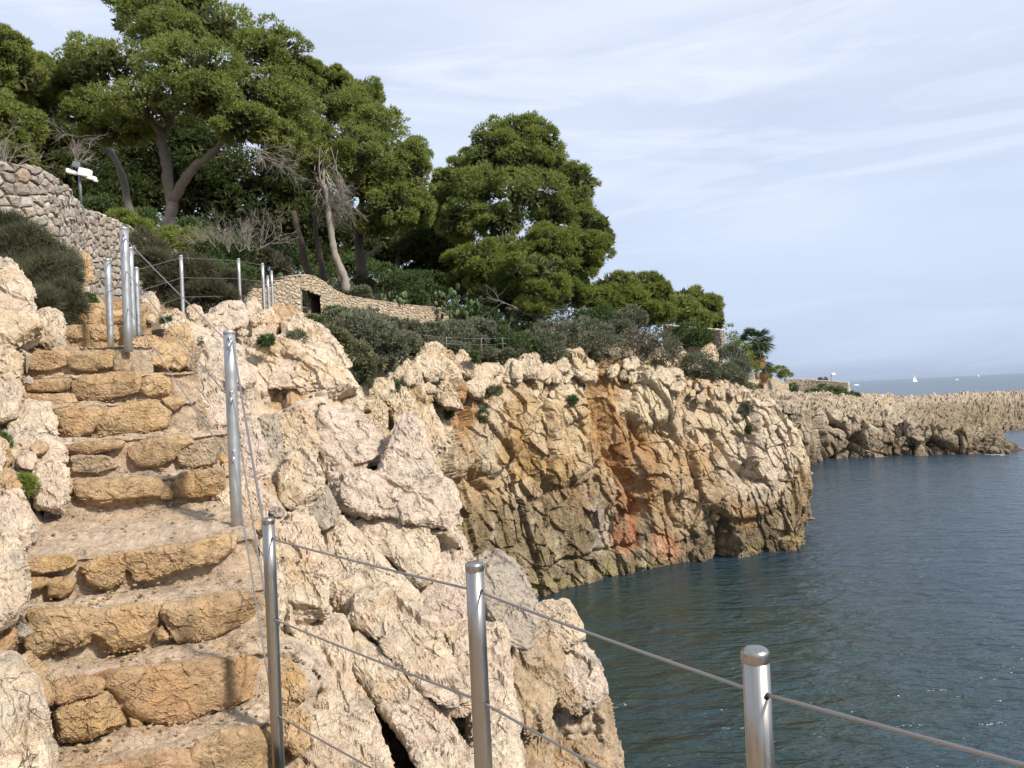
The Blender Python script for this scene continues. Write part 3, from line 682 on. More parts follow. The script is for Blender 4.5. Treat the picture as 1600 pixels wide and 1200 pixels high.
B([(850,1112),(880,1090),(910,1094),(948,1094),(956,1140),(962,1190),(968,1280),(840,1280)], 7.0, M_BROWN, 48)
B([(785,1110),(825,1135),(852,1125),(860,1180),(850,1280),(795,1280)], 6.5, M_BROWN, 40)
B([(868,1050),(890,1060),(912,1090),(905,1120),(875,1110)], 6.9, M_BROWN, 24)
# left of the steps
B([(-60,1050),(20,1028),(55,1062),(70,1120),(80,1180),(76,1260),(-60,1260)], 3.0, M_FG, 52, T=.35, rough=.8)
B([(15,1040),(45,1022),(74,1045),(82,1090),(60,1120),(25,1080)], 3.35, M_STEP, 30)
B([(-60,840),(15,822),(30,870),(42,915),(30,962),(0,990),(-60,980)], 3.7, M_FG, 42, T=.3)
B([(-30,985),(18,972),(28,1000),(4,1026),(-30,1022)], 3.55, M_STEPR, 24)
B([(-40,780),(30,766),(48,806),(42,850),(10,862),(-40,850)], 4.3, M_FG, 34)
B([(48,765),(58,730),(85,722),(101,735),(104,780),(88,803),(60,797)], 5.0, M_FG, 32)
B([(-20,716),(30,688),(72,678),(99,700),(102,722),(66,742),(20,752),(-20,745)], 5.35, M_FG, 36)
B([(-20,745),(15,735),(32,750),(30,772),(-20,775)], 4.9, M_OCHRE, 20)
B([(8,655),(40,628),(78,632),(86,660),(84,688),(50,696),(12,706)], 5.75, M_FG, 34)
B([(-30,600),(20,585),(34,610),(26,650),(-4,662),(-30,660)], 5.8, M_FG, 28)
B([(-30,548),(10,540),(33,560),(30,590),(0,604),(-30,600)], 6.1, M_FG, 28)
B([(-60,430),(-10,402),(14,408),(32,435),(48,465),(58,500),(62,536),(20,552),(-60,552)], 6.8, M_FG, 50)
B([(54,496),(75,482),(95,490),(101,518),(95,545),(60,548)], 7.1, M_FG, 32)
B([(-10,795),(10,690),(-60,690),(-60,800)], 5.0, M_FG, 24)

# backing body of the outcrop, set back behind the blocks
ctrs = np.array([[*centroid(p), d] for p, d, *_ in fg])
o_d = {}
slots = [([(495, 785), (505, 850), (512, 900), (512, 965)], 12, 1.1), ([(530, 1015), (560, 1075), (590, 1130), (640, 1200), (670, 1250)], 16, 1.2), ([(590, 735), (604, 705)], 8, .6), ([(560, 830), (600, 878), (645, 935)], 6, .5), ([(590, 1008), (650, 1080), (695, 1125)], 6, .5), ([(770, 985), (785, 1040)], 8, .6), ([(500, 640), (495, 700), (510, 760), (540, 800)], 8, .7)]
def body(name, poly, step, back, kind_mat):
    poly = np.array(poly, float)
    xs = np.arange(poly[:, 0].min(), poly[:, 0].max()+step, step); ys = np.arange(poly[:, 1].min(), poly[:, 1].max()+step, step)
    X, Y = np.meshgrid(xs, ys, indexing='ij'); X = X.ravel(); Y = Y.ravel()
    wt = ((ctrs[None, :, 0]-X[:, None])**2+(ctrs[None, :, 1]-Y[:, None])**2+400)**-1.6
    D = (wt*ctrs[None, :, 2]).sum(1)/wt.sum(1)
    f = gridfaces(len(xs), len(ys)); ins = inside(X, Y, poly); f = f[ins[f].all(1)]
    Dv = D*(1+back)
    for pl, wd, dp in slots:
        Dv = Dv+dp*np.exp(-(segdist(X, Y, pl)/wd)**2)
    V1 = P(X, Y, Dv); px_m = D/F
    nv = fbm(V1*4, 4, .6, 5)*.14+fbm(V1*14, 3, .6, 8)*.04
    f1, f2, cc = worley(V1*3.2, 6); nv += .10*(cc-.5)*sstep(f2-f1, 0, .15)-.05*np.exp(-((f2-f1)/.08)**2)
    V1 = P(X, Y, Dv-nv)
    V2 = P(X, Y, Dv+1.6); V2[:, 2] -= .8
    # rim
    ed = np.concatenate([f[:, [0, 1]], f[:, [1, 2]], f[:, [2, 3]], f[:, [3, 0]]]); key = np.sort(ed, 1); un, inv, cnt = np.unique(key, axis=0, return_inverse=True, return_counts=True)
    rim = ed[cnt[inv.ravel()] == 1]; n = len(X)
    allf = np.concatenate([f, f[:, ::-1]+n, np.stack([rim[:, 1], rim[:, 0], rim[:, 0]+n, rim[:, 1]+n], 1)])
    V = np.concatenate([V1, V2]); use = np.unique(allf); mp_ = -np.ones(len(V), int); mp_[use] = np.arange(len(use))
    o = tag(obj(name, V[use], mp_[allf], kind_mat, center=False), kind='structure'); o_d[name] = (poly, back); return o
outcrop = body('rock_outcrop', [(208,548),(262,520),(300,500),(330,488),(385,482),(430,500),(460,508),(510,530),(540,570),(558,630),(600,690),(625,665),(650,672),(690,765),(710,820),(735,890),(800,900),(830,950),(895,960),(925,1040),(945,1110),(958,1270),(425,1270),(412,1120),(392,985),(372,880),(345,800),(342,740),(322,700),(285,675),(268,610),(205,562)], 4, .018, M_FG)
bank = body('rock_bank', [(-80,420),(10,415),(50,480),(90,495),(98,545),(30,560),(30,620),(78,640),(85,690),(100,700),(102,780),(80,810),(45,850),(40,950),(28,1030),(60,1060),(80,1180),(76,1270),(-80,1270)], 4, .018, M_FG)
for i, (poly, d, mat, n, k) in enumerate(fg):
    c = centroid(poly)
    rock('rock', [tuple(c+(np.array(q)-c)*1.05) for q in poly], d, mat, outcrop if c[0] > 190 else bank, n, seed=i+1, **k)
# small loose stones wedged between the blocks
r_ = random.Random(3)
small = [(505,838,7.0),(640,985,6.2),(430,800,5.6),(512,905,6.4),(512,930,6.3),(470,810,6.2),(398,820,5.2),(560,735,7.9),(275,500,9.6),(262,498,9.7),(315,530,9.0),(300,690,6.6),(318,705,6.3),(270,660,6.7),(240,590,7.2),(258,600,7.1),(268,640,6.7),(420,1120,4.4),(60,700,5.3),(20,615,5.9),(45,595,6.1),(15,680,5.6),(40,720,5.2),(20,760,4.6),(45,840,4.4),(35,985,3.6),(12,960,3.7),(90,790,5.0),(100,760,5.1),(445,520,11.8),(420,525,11.6),(470,492,12.3),(500,520,12),(380,520,10.8),(410,535,10.6),(345,700,6.2),(352,715,6.0)]
for i, (x, y, d) in enumerate(small):
    rr_ = r_.uniform(7, 14)*6/max(d, 4); pl = [(x+rr_*r_.uniform(.7, 1.25)*math.cos(a)*1.2, y+rr_*r_.uniform(.7, 1.2)*math.sin(a)) for a in np.linspace(0, 6.28, 8)[:-1]]
    rock('rock', pl, d, r_.choice([M_FG, M_OCHRE, M_GREY]), outcrop if x > 190 else bank, 12, seed=200+i, rough=.8)

# ground below and behind the blocks, closing the gullies between steps, outcrop and cliff
Cw = np.array([P(a, b, c) for a, b, c in ctrs])-np.array([0, 0, .85]); Cw = np.vstack([Cw, C-np.array([0, 0, .35])])
gx_, gy_ = np.linspace(-9, 1.6, 150), np.geomspace(2.6, 26, 150)
X, Y = np.meshgrid(gx_, gy_, indexing='ij'); X = X.ravel(); Y = Y.ravel()
d2 = (Cw[None, :, 0]-X[:, None])**2+(Cw[None, :, 1]-Y[:, None])**2+.06+(.03*Y[:, None])**2; wt = d2**-1.6
V = np.stack([X, Y, (wt*Cw[None, :, 2]).sum(1)/wt.sum(1)], 1); V[:, 2] += .12*fbm(V*2.5, 4, .6, 3)
gpx, gpy, gd = proj(V); Fq = gridfaces(150, 150)[:, ::-1]
okv = (gpx < np.interp(gd, [3, 6, 8, 10, 14, 22, 26], [700, 760, 620, 520, 500, 545, 575])-10) & (gpy > np.interp(gpx, [-300, 0, 210, 300, 400, 470, 540, 600], [560, 560, 580, 530, 510, 540, 600, 640]))
Fq = Fq[okv[Fq].all(1)]; use = np.unique(Fq); mp_ = -np.ones(len(V), int); mp_[use] = np.arange(len(use))
tag(obj('gully_floor', V[use], mp_[Fq], M_BROWN, center=False), kind='structure')
# rougher rocks filling the hollows between the big blocks
for nm, par, cnt in (('rock_outcrop', outcrop, 30), ('rock_bank', bank, 14)):
    poly, back = o_d[nm]; k = 0
    while k < cnt:
        x = r_.uniform(poly[:, 0].min(), poly[:, 0].max()); y = r_.uniform(poly[:, 1].min(), min(1195, poly[:, 1].max()))
        rr_ = r_.uniform(9, 24)
        pl = [(x+rr_*r_.uniform(.65, 1.25)*math.cos(a), y+rr_*1.25*r_.uniform(.65, 1.25)*math.sin(a)) for a in np.linspace(0, 6.28, 9)[:-1]]
        q = np.array(pl)
        if not inside(q[:, 0], q[:, 1], poly).all() or min(segdist(np.array([x]), np.array([y]), s_[0])[0] for s_ in slots) < 26: continue
        wt = ((ctrs[:, 0]-x)**2+(ctrs[:, 1]-y)**2+400)**-1.6; d = (wt*ctrs[:, 2]).sum()/wt.sum()*(1+back*.75)
        rock('rock', pl, d, r_.choice([M_FG, M_FG, M_PINK, M_FG, M_OCHRE] if nm == 'rock_outcrop' else [M_FG, M_OCHRE, M_STEP]), par, 16, seed=1200+k, facets=14); k += 1

# ------------------------------------------------------------------ the stone steps
stairs = thing('stone_stairs', 'steep flight of rough ochre stone steps climbing between the rocks', 'stairs', P(230, 1180, 3.5))
Zs = [-1.42, -1.18, -.95, -.74, -.44, -.165, .09, .34, .62]
nose = [((70, 1205), (415, 1130)), ((70, 1056), (408, 1018)), ((22, 962), (400, 922)), ((20, 888), (372, 838)), ((95, 752), (352, 733)), ((80, 692), (345, 674)), ((62, 637), (285, 624)), ((22, 594), (285, 579)), ((-20, 547), (215, 540))]
def at_z(px, py, z):
    r = P(np.array(px), np.array(py), np.array(1.)) - EYE
    t = z/r[2]; return EYE+r*t
W = []
for zz, (a, b) in zip(Zs, nose):
    if abs(zz) < .2:      # near eye level the ray is flat: take the depth from the run of the flight
        dL, dR = {-.165: (5.55, 6.0), .09: (5.95, 6.45)}[zz]
        W.append((PZ(a[0], dL, 9+zz), PZ(b[0], dR, 9+zz)))
    else:
        A_, B_ = at_z(*a, zz), at_z(*b, zz); W.append((A_, B_))
# regularise: keep noses parallel enough
DL = [3.05, 3.38, 3.72, 4.0, 5.1, 5.5, 5.9, 6.3, 6.75]; DR = [3.55, 3.85, 4.15, 4.5, 5.55, 5.95, 6.3, 6.7, 7.1]
W = [(PZ(a[0], dl, 9+zz), PZ(b[0], dr, 9+zz)) for zz, (a, b), dl, dr in zip(Zs, nose, DL, DR)]
planes = []
for A_, B_ in W:
    t = B_-A_; t[2] = 0; n_ = np.array([t[1], -t[0], 0]); n_ /= np.linalg.norm(n_)
    planes.append(((A_+B_)/2, n_))
def tread(i):
    A_, B_ = W[i]
    if i+1 < len(W): A2, B2 = W[i+1]
    else: A2, B2 = PZ(70, 8.4, 9+.72), PZ(225, 8.7, 9+.72)
    back = .16; nn = planes[i][1]
    n1, n2 = 110, 46
    s = np.linspace(-.10, 1.10, n1)[:, None]; zb = Zs[i]+(.12 if i == 3 else .03)
    rows = []
    for t in np.linspace(0, 1, n2):
        a = A_*(1-t)+A2*t; b = B_*(1-t)+B2*t
        r = a+(b-a)*s; r[:, :] -= nn*(t*back-.0); r[:, 2] = 9+Zs[i]*(1-t)+zb*t
        rows.append(r)
    # riser going down from the nose
    ris = []
    for t in np.linspace(1, 0, 22)[:-1]:
        r = A_+(B_-A_)*s; r = r.copy(); r -= nn*(.012-.0*(t > .05)); r[:, 2] = 9+Zs[i]-.42*t; ris.append(r)
    G = np.array(ris+rows); k = len(G); V = np.transpose(G, (1, 0, 2)).reshape(-1, 3)
    Fq = gridfaces(n1, k); Nv = vnormals(V, Fq)
    if Nv[:, 2].mean() < 0: Fq = Fq[:, ::-1]; Nv = -Nv
    f1, f2, cc = worley(V*np.array([5, 7, 3.]), 60+i); e = f2-f1
    V = V+Nv*(.028*(cc-.5)*sstep(e, 0, .2)-.012*np.exp(-(e/.07)**2)+.02*fbm(V*5, 3)+.010*fbm(V*22, 3, .6)-.012)[:, None]
    obj('tread', V, Fq, M_TREAD, stairs)
for i in range(len(W)): tread(i)
def grow(poly, f):
    c = centroid(poly); return [tuple(c+(np.array(q)-c)*f) for q in poly]
S0, F0 = cube_sphere(2); parts = []
for i in range(len(W)):
    A_, B_ = W[i]; A2, B2 = (W[i+1] if i+1 < len(W) else (PZ(70, 8.4, 9.72), PZ(225, 8.7, 9.72)))
    for k in range(70):
        u, v = r_.random(), r_.random()**.6; q = (A_+(B_-A_)*u)*(1-v)+(A2+(B2-A2)*u)*v; q[2] = 9+Zs[i]+(.12 if i == 3 else .03)*v+.004; s_ = r_.uniform(.003, .013)
        parts.append((q+S0*np.array([s_, s_*r_.uniform(.6, 1.2), s_*.6]), [F0]))
V, Fl = merge(parts); tag(obj('grit', V, Fl, M_STEP, stairs), kind='stuff')
S_ = lambda i, poly, mat=M_STEP, n=34, T=.15, **k: rock('step_stone', grow(poly, 1.12), 4., mat, stairs, n, T=T, plane=planes[i], seed=400+int(poly[0][0]+poly[0][1]), rough=.6, sq=6.0, facets=6, **k)
S_(0, [(308,1162),(345,1148),(395,1140),(418,1150),(420,1200),(400,1260),(320,1260),(305,1200)], M_STEP, 34)
S_(0, [(85,1212),(180,1195),(300,1170),(312,1200),(312,1260),(85,1260)], M_STEPR, 30)
S_(1, [(163,1060),(180,1050),(240,1046),(320,1034),(380,1026),(402,1030),(398,1070),(385,1092),(330,1110),(285,1131),(255,1130),(215,1112),(190,1085),(166,1072)], M_STEPR, 51)
S_(1, [(84,1070),(100,1062),(150,1058),(162,1066),(158,1082),(120,1094),(92,1100),(82,1090)], M_STEPR, 30)
S_(1, [(95,1106),(130,1096),(165,1082),(186,1098),(196,1115),(190,1135),(160,1146),(130,1154),(90,1155),(82,1130)], M_STEP, 34)
S_(1, [(202,1122),(212,1118),(224,1124),(222,1138),(206,1138)], M_STEP, 12, .08)
S_(2, [(28,985),(36,963),(60,957),(110,952),(148,956),(150,985),(128,1004),(90,1012),(55,1026),(36,1018)], M_STEP, 39)
S_(2, [(144,958),(200,948),(240,944),(249,956),(244,985),(226,1005),(180,1016),(158,1004),(146,985)], M_STEP, 37)
S_(2, [(252,948),(300,938),(350,930),(392,924),(396,942),(388,966),(350,985),(315,1000),(282,1002),(272,988),(256,972)], M_STEP, 39)
S_(2, [(240,985),(252,977),(264,988),(262,1000),(246,1002)], M_STEP, 12, .08)
S_(3, [(30,880),(60,872),(100,868),(116,874),(114,884),(90,892),(60,896),(34,897)], M_STEP, 28)
S_(3, [(130,886),(155,872),(188,866),(193,880),(192,905),(172,918),(150,920),(132,905)], M_STEP, 30)
S_(3, [(190,868),(240,858),(300,850),(345,838),(362,842),(356,862),(330,880),(312,885),(300,882),(265,896),(230,904),(196,904)], M_STEP, 44)
S_(3, [(74,905),(95,902),(118,906),(112,922),(98,934),(76,930)], M_STEP, 17, .12)
S_(3, [(36,902),(60,900),(76,904),(74,918),(50,924),(38,918)], M_STEP, 15, .12)
S_(4, [(110,760),(135,750),(180,748),(240,748),(252,760),(248,776),(215,785),(160,789),(125,786),(112,775)], M_STEP, 39)
S_(4, [(266,750),(290,740),(330,735),(348,738),(348,760),(338,770),(300,776),(272,774)], M_STEP, 32)
S_(4, [(250,765),(262,760),(272,770),(268,780),(250,780)], M_STEPR, 12, .1)
S_(5, [(100,700),(130,692),(170,688),(192,690),(188,700),(150,708),(110,710)], M_STEPR, 27)
S_(5, [(204,700),(222,690),(270,682),(310,678),(308,688),(285,700),(270,716),(240,728),(216,726),(206,712)], M_STEP, 34)
S_(5, [(104,712),(140,710),(170,714),(182,728),(150,738),(112,736)], M_BROWN, 20, .12)
S_(5, [(272,704),(300,694),(335,684),(344,700),(338,722),(300,728),(275,722)], M_BROWN, 23, .12)
S_(6, [(74,648),(90,640),(130,636),(160,640),(156,655),(140,676),(110,684),(84,682),(76,668)], M_STEP, 34)
S_(6, [(158,645),(200,632),(240,628),(262,645),(258,665),(225,676),(180,680),(145,680)], M_STEP, 37)
S_(6, [(252,626),(265,620),(288,622),(285,632),(272,641),(256,634)], M_STEPR, 17, .1)
S_(7, [(114,600),(130,590),(180,584),(218,584),(226,594),(210,612),(170,622),(140,628),(118,616)], M_STEP, 37)
S_(7, [(30,600),(60,594),(105,592),(112,604),(90,612),(50,612),(32,610)], M_STEPR, 27)
S_(7, [(32,614),(70,614),(110,616),(118,628),(80,636),(40,634)], M_OCHRE, 22, .12)
S_(7, [(226,592),(250,586),(268,596),(262,618),(235,622),(220,610)], M_OCHRE, 22, .12)
S_(8, [(30,552),(60,548),(104,550),(108,566),(80,578),(48,576),(32,566)], M_STEP, 28)
S_(8, [(102,554),(140,550),(178,548),(180,570),(150,580),(112,580)], M_STEP, 30)
S_(8, [(176,550),(200,546),(206,566),(200,582),(178,578)], M_BROWN, 22)
# three further steps up to the landing below the wall
hi = []
for i, (z_, pxs, dl) in enumerate([(.98, (92, 190), 8.6), (1.24, (112, 200), 9.3), (1.42, (120, 225), 10.0)]):
    A_, B_ = PZ(pxs[0], dl-.15, 9+z_), PZ(pxs[1], dl+.15, 9+z_); t = B_-A_; n_ = np.array([t[1], -t[0], 0]); n_ /= np.linalg.norm(n_)
    s = np.linspace(-.1, 1.1, 60)[:, None]; rowsS = [A_+(B_-A_)*s-n_*.0+np.array([0, 0, -.4*k]) for k in np.linspace(1, 0, 12)]+[A_+(B_-A_)*s-n_*(k*1.1)+np.array([0, 0, .02*k]) for k in np.linspace(.05, 1, 14)]
    G = np.array(rowsS); V = np.transpose(G, (1, 0, 2)).reshape(-1, 3); Fq = gridfaces(60, 26); Nv = vnormals(V, Fq)
    if Nv[:, 2].mean() < 0: Fq = Fq[:, ::-1]; Nv = -Nv
    V = V+Nv*(.05*fbm(V*4, 4, .6, i))[:, None]; obj('tread', V, Fq, M_STEP, stairs)
    pl = ((A_+B_)/2, n_)
    x0, x1 = pxs; y0 = proj(A_[None])[1][0]
    for (fa, fb) in ((0., .42), (.44, 1.)):
        xa, xb = x0+(x1-x0)*fa, x0+(x1-x0)*fb
        rock('step_stone', [(xa, y0+4), (xa+8, y0), (xb-6, y0-1), (xb, y0+6), (xb-2, y0+20), (xa+10, y0+24), (xa+1, y0+16)], dl, M_STEPR if i else M_STEP, stairs, 26, T=.12, plane=pl, seed=600+i*7+int(fa*10), rough=.6, sq=4)

# ------------------------------------------------------------------ rubble along the top of the cliff
def rnd_poly(x, y, rx, ry, tilt=0., r=r_, k=9):
    out = []
    for a in np.linspace(0, 2*math.pi, k+1)[:-1]:
        q = r.uniform(.75, 1.2); u, v = rx*q*math.cos(a), ry*q*math.sin(a)
        out.append((x+u*math.cos(tilt)-v*math.sin(tilt), y+u*math.sin(tilt)+v*math.cos(tilt)))
    return out
cb = [([(642,575),(660,545),(680,533),(698,548),(699,572),(688,590),(665,598),(645,590)], 31.5), ([(615,560),(632,556),(648,575),(645,600),(628,604),(616,590)], 29.5), ([(709,560),(722,545),(738,560),(742,585),(725,590),(710,578)], 34),
      ([(806,572),(815,557),(838,556),(848,575),(840,592),(818,592),(808,585)], 36.8), ([(786,575),(800,556),(808,575),(805,600),(788,600)], 36.6), ([(720,590),(740,575),(760,600),(755,625),(735,620)], 33.8), ([(668,590),(690,585),(715,620),(725,645),(700,640),(675,615)], 31.5),
      ([(608,610),(630,605),(655,640),(650,670),(620,668),(606,640)], 27.5), ([(640,650),(665,625),(690,660),(700,700),(670,720),(648,690)], 29.5), ([(572,598),(592,585),(610,600),(606,625),(580,630)], 25.5), ([(900,575),(915,555),(932,572),(930,600),(905,600)], 39.4), ([(1040,580),(1062,572),(1072,600),(1060,625),(1045,610)], 42), ([(1096,548),(1112,538),(1120,555),(1116,575),(1100,572)], 47.5), ([(1050,545),(1064,540),(1072,560),(1066,580),(1052,572)], 44.5),
      ([(755,585),(772,572),(784,590),(775,612),(758,608)], 35.3), ([(690,552),(704,548),(712,562),(706,580),(692,576)], 33.5), ([(560,560),(580,548),(606,566),(606,588),(575,590)], 23.5), ([(562,620),(585,612),(605,640),(602,690),(575,690)], 24.5)]
for i, (pl, d) in enumerate(cb):
    rock('rock', pl, d, M_BOUL, cliff, 26, seed=700+i, T=None, rough=1., facets=14)
for i in range(70):
    x = r_.uniform(570, 1240); yt = np.interp(x, [t[0] for t in top[:13]], [t[1] for t in top[:13]]); dt = np.interp(x, [t[0] for t in top[:13]], [t[2] for t in top[:13]])
    dy = abs(r_.gauss(0, 1))*16-6; s = r_.uniform(6, 16)*(.7 if x > 900 else 1)
    rock('rock', rnd_poly(x, yt+dy, s*r_.uniform(.7, 1.), s*r_.uniform(.9, 1.5), r_.uniform(-.5, .3)), dt-.3-dy*.015+ r_.uniform(-.3, .3), M_BOUL, cliff, 14, seed=800+i, rough=.8, facets=14)
# ------------------------------------------------------------------ dry-stone walls, stone by stone
def clip_half(poly, n, o):
    out = []
    for a, b in zip(poly, poly[1:]+poly[:1]):
        da, db = a[0]*n[0]+a[1]*n[1]-o, b[0]*n[0]+b[1]*n[1]-o
        if da <= 0: out.append(a)
        if da*db < 0: t = da/(da-db); out.append((a[0]+(b[0]-a[0])*t, a[1]+(b[1]-a[1])*t))
    return out
def voronoi_cells(pts, asp, rad):
    cells = []; A = np.array(pts); B_ = A*np.array([1/asp, 1])
    for i, (x, y) in enumerate(B_):
        poly = [(x-rad, y-rad), (x+rad, y-rad), (x+rad, y+rad), (x-rad, y+rad)]
        d = np.hypot(B_[:, 0]-x, B_[:, 1]-y)
        for j in np.argsort(d)[1:14]:
            if d[j] > 2.2*rad: break
            nx, ny = (B_[j]-B_[i]); mxy = (B_[j]+B_[i])/2; poly = clip_half(poly, (nx, ny), mxy[0]*nx+mxy[1]*ny)
            if len(poly) < 3: break
        cells.append([(a*asp, b) for a, b in poly])
    return cells
def stone_mesh(poly, wp, nrm, depth, r, gap=.012):
    """poly in wall coordinates (s, z); wp maps them to world; nrm(s) outward normal"""
    c = np.mean(poly, 0); V = []; n = len(poly)
    pr = [depth*r.uniform(.5, 1.1) for _ in range(n)]
    tl = (r.uniform(-.25, .25), r.uniform(-.25, .25))
    for ring, (sh, h) in enumerate(((.93, -.2), (.90, .35), (.76, .92), (.42, 1.08))):
        for k, (s, z) in enumerate(poly):
            q = c+(np.array((s, z))-c)*sh
            V.append(wp(q[0], q[1])+nrm(q[0])*(depth*h*(1 if ring != 2 else r.uniform(.85, 1.1))+tl[0]*(q[0]-c[0])+tl[1]*(q[1]-c[1])))
    V.append(wp(*c)+nrm(c[0])*depth*r.uniform(1., 1.15))
    f4 = [(a*n+k, a*n+(k+1) % n, (a+1)*n+(k+1) % n, (a+1)*n+k) for a in range(3) for k in range(n)]
    f3 = [(3*n+k, 3*n+(k+1) % n, 4*n) for k in range(n)]
    return np.array(V), [np.array(f4), np.array(f3)]
def stone_wall(name, label, line, ztop, zbot, cell, asp, depth, mat, thick, seed, grade=None, limit=300, hole=None, plan=False):
    """line: plan points (x,y) left to right as seen from the path; ztop/zbot heights at those points"""
    line = np.array(line, float); s = np.concatenate([[0], np.cumsum(np.hypot(*np.diff(line, axis=0).T))]); L = s[-1]
    r = random.Random(seed)
    sm = np.linspace(0, L, 200); X = np.interp(sm, s, line[:, 0]); Y = np.interp(sm, s, line[:, 1])
    ker = np.ones(9)/9
    Xs = np.convolve(np.pad(X, 4, mode='edge'), ker, 'valid'); Ys = np.convolve(np.pad(Y, 4, mode='edge'), ker, 'valid'); X[4:-4] = Xs[4:-4]; Y[4:-4] = Ys[4:-4]
    tx, ty = np.gradient(X), np.gradient(Y); l = np.hypot(tx, ty); NX, NY = ty/l, -tx/l
    if ((X*NX+Y*NY).mean()) > 0: NX, NY = -NX, -NY
    wp = lambda a, z: np.array([np.interp(a, sm, X), np.interp(a, sm, Y), z])
    nr = lambda a: np.array([np.interp(a, sm, NX), np.interp(a, sm, NY), 0.])
    zt = lambda a: np.interp(a, s, ztop); zb = lambda a: np.interp(a, s, zbot)
    root = thing(name, label, 'wall', [*line[len(line)//2], min(zbot)])
    # core
    kk = 90; sa = np.linspace(0, L, kk); rowsC = []
    for a in sa:
        q, n_ = wp(a, 0), nr(a); rowsC.append([[*(q-n_*o)[:2], zz] for o, zz in ((.0, zb(a)), (.0, zt(a)-.03), (thick, zt(a)-.03), (thick, zb(a)))])
    V = np.array(rowsC).reshape(-1, 3); Fq = gridfaces(kk, 4)
    if hole:
        fc = V[Fq].mean(1); sa_f = np.repeat(sa[:-1], 3)
        Fq = Fq[~((sa_f > hole[0]) & (sa_f < hole[1]) & (fc[:, 2] < hole[2]))]
    Fall = np.concatenate([Fq, [[0, 1, 2, 3], [len(V)-1, len(V)-2, len(V)-3, len(V)-4]]])
    obj('wall_core', V, Fall, M_MORT, root, smooth=False)
    # stones
    pts = []; a = 0.; 
    while a < L:
        g = cell*(grade(a/L) if grade else 1)
        z = zb(a); row = 0
        while z < zt(a)+g:
            pts.append((a+r.uniform(-.48, .48)*g*asp+(g*asp/2 if row % 2 else 0), z+r.uniform(-.45, .45)*g)); z += g; row += 1
        a += g*asp
    cells = voronoi_cells(pts, asp, cell*1.4)
    stones = []
    for (a, z), poly in zip(pts, cells):
        if a < 0 or a > L or len(poly) < 3: continue
        g = zt(a)+.02*r.uniform(-1, 2)
        poly = clip_half(poly, (0, 1), g) if len(poly) > 2 else []
        if len(poly) < 3 or z > g: continue
        if hole and hole[0] < a < hole[1] and z < hole[2]: continue
        if hole:
            if hole[0]-1 < a <= hole[0] and z < hole[2]: poly = clip_half(poly, (1, 0), hole[0])
            elif hole[1] <= a < hole[1]+1 and z < hole[2]: poly = clip_half(poly, (-1, 0), -hole[1])
            elif z >= hole[2] and hole[0]-.3 < a < hole[1]+.3: poly = clip_half(poly, (0, -1), -hole[2])
        if len(poly) < 3: continue
        V, Fl = stone_mesh(poly, wp, nr, depth*r.uniform(.7, 1.2), r)
        px, py, dd = proj(V.mean(0)[None]); stones.append((np.ptp(np.array(poly), axis=0).prod()/dd[0]**2, V, Fl))
    # coping
    a = 0.
    while a < L:
        wd = cell*r.uniform(.9, 1.6); zc = zt(min(L, a+wd/2)); q, n_ = wp(min(a+wd/2, L), zc), nr(min(a+wd/2, L)); t_ = np.array([-n_[1], n_[0], 0])
        Rm = np.stack([t_, n_, [0, 0, 1.]], 1); V, Fl = box((0, 0, 0), (wd*.96, thick*1.05, cell*r.uniform(.3, .5)))
        Vb, Fb = cube_sphere(3); k = (abs(Vb)**5).sum(1)**(-1/5); Vb = Vb*k[:, None]*np.array([wd*.5, thick*.54, cell*r.uniform(.18, .3)])
        Vb += .02*np.array([[r.uniform(-1, 1) for _ in range(3)] for _ in Vb])
        stones.append((cell*cell/20, Vb@Rm.T+q-n_*thick*.45, [Fb])); a += wd
    stones.sort(key=lambda t: -t[0])
    for k, (_, V, Fl) in enumerate(stones[:limit]): obj('stone', V, Fl, mat, root, smooth=False)
    if len(stones) > limit:
        V, Fl = merge([(V, Fl) for _, V, Fl in stones[limit:]]); tag(obj('small_stones', V, Fl, mat, root, smooth=False), kind='stuff')
    return root
def wl(pts):    # (px, py_top, d, height) -> plan line, ztop, zbot
    Q = np.array([P(a, b, c) for a, b, c, h in pts]); return Q[:, :2], Q[:, 2], Q[:, 2]-np.array([h for *_, h in pts])
ln, zt_, zb_ = wl([(-70, 252, 11.0, 3.4), (0, 256, 11.4, 3.3), (60, 264, 12.0, 3.2), (100, 292, 13.2, 3.0), (126, 328, 16.0, 2.6), (160, 337, 17.3, 2.6), (200, 354, 18.6, 2.6), (250, 392, 21, 2.3), (290, 420, 24, 1.7)])
stone_wall('stone_wall', 'tall grey rubble wall above the dark shrub at the left edge', ln, zt_, zb_, .17, 1.25, .07, M_WALLS, .5, 5, grade=lambda t: .95)
ln, zt_, zb_ = wl([(290, 421, 24.2, 1.8), (340, 436, 26, 1.3), (385, 452, 27.5, 1.2), (420, 452, 28.3, 1.7), (440, 434, 28.8, 2.2), (468, 431, 29.2, 2.4)])
stone_wall('stone_wall', 'low pale rubble wall running behind the thin posts up to the arch', ln, zt_, zb_, .13, 1.5, .03, M_WALL2, .5, 6, limit=150)
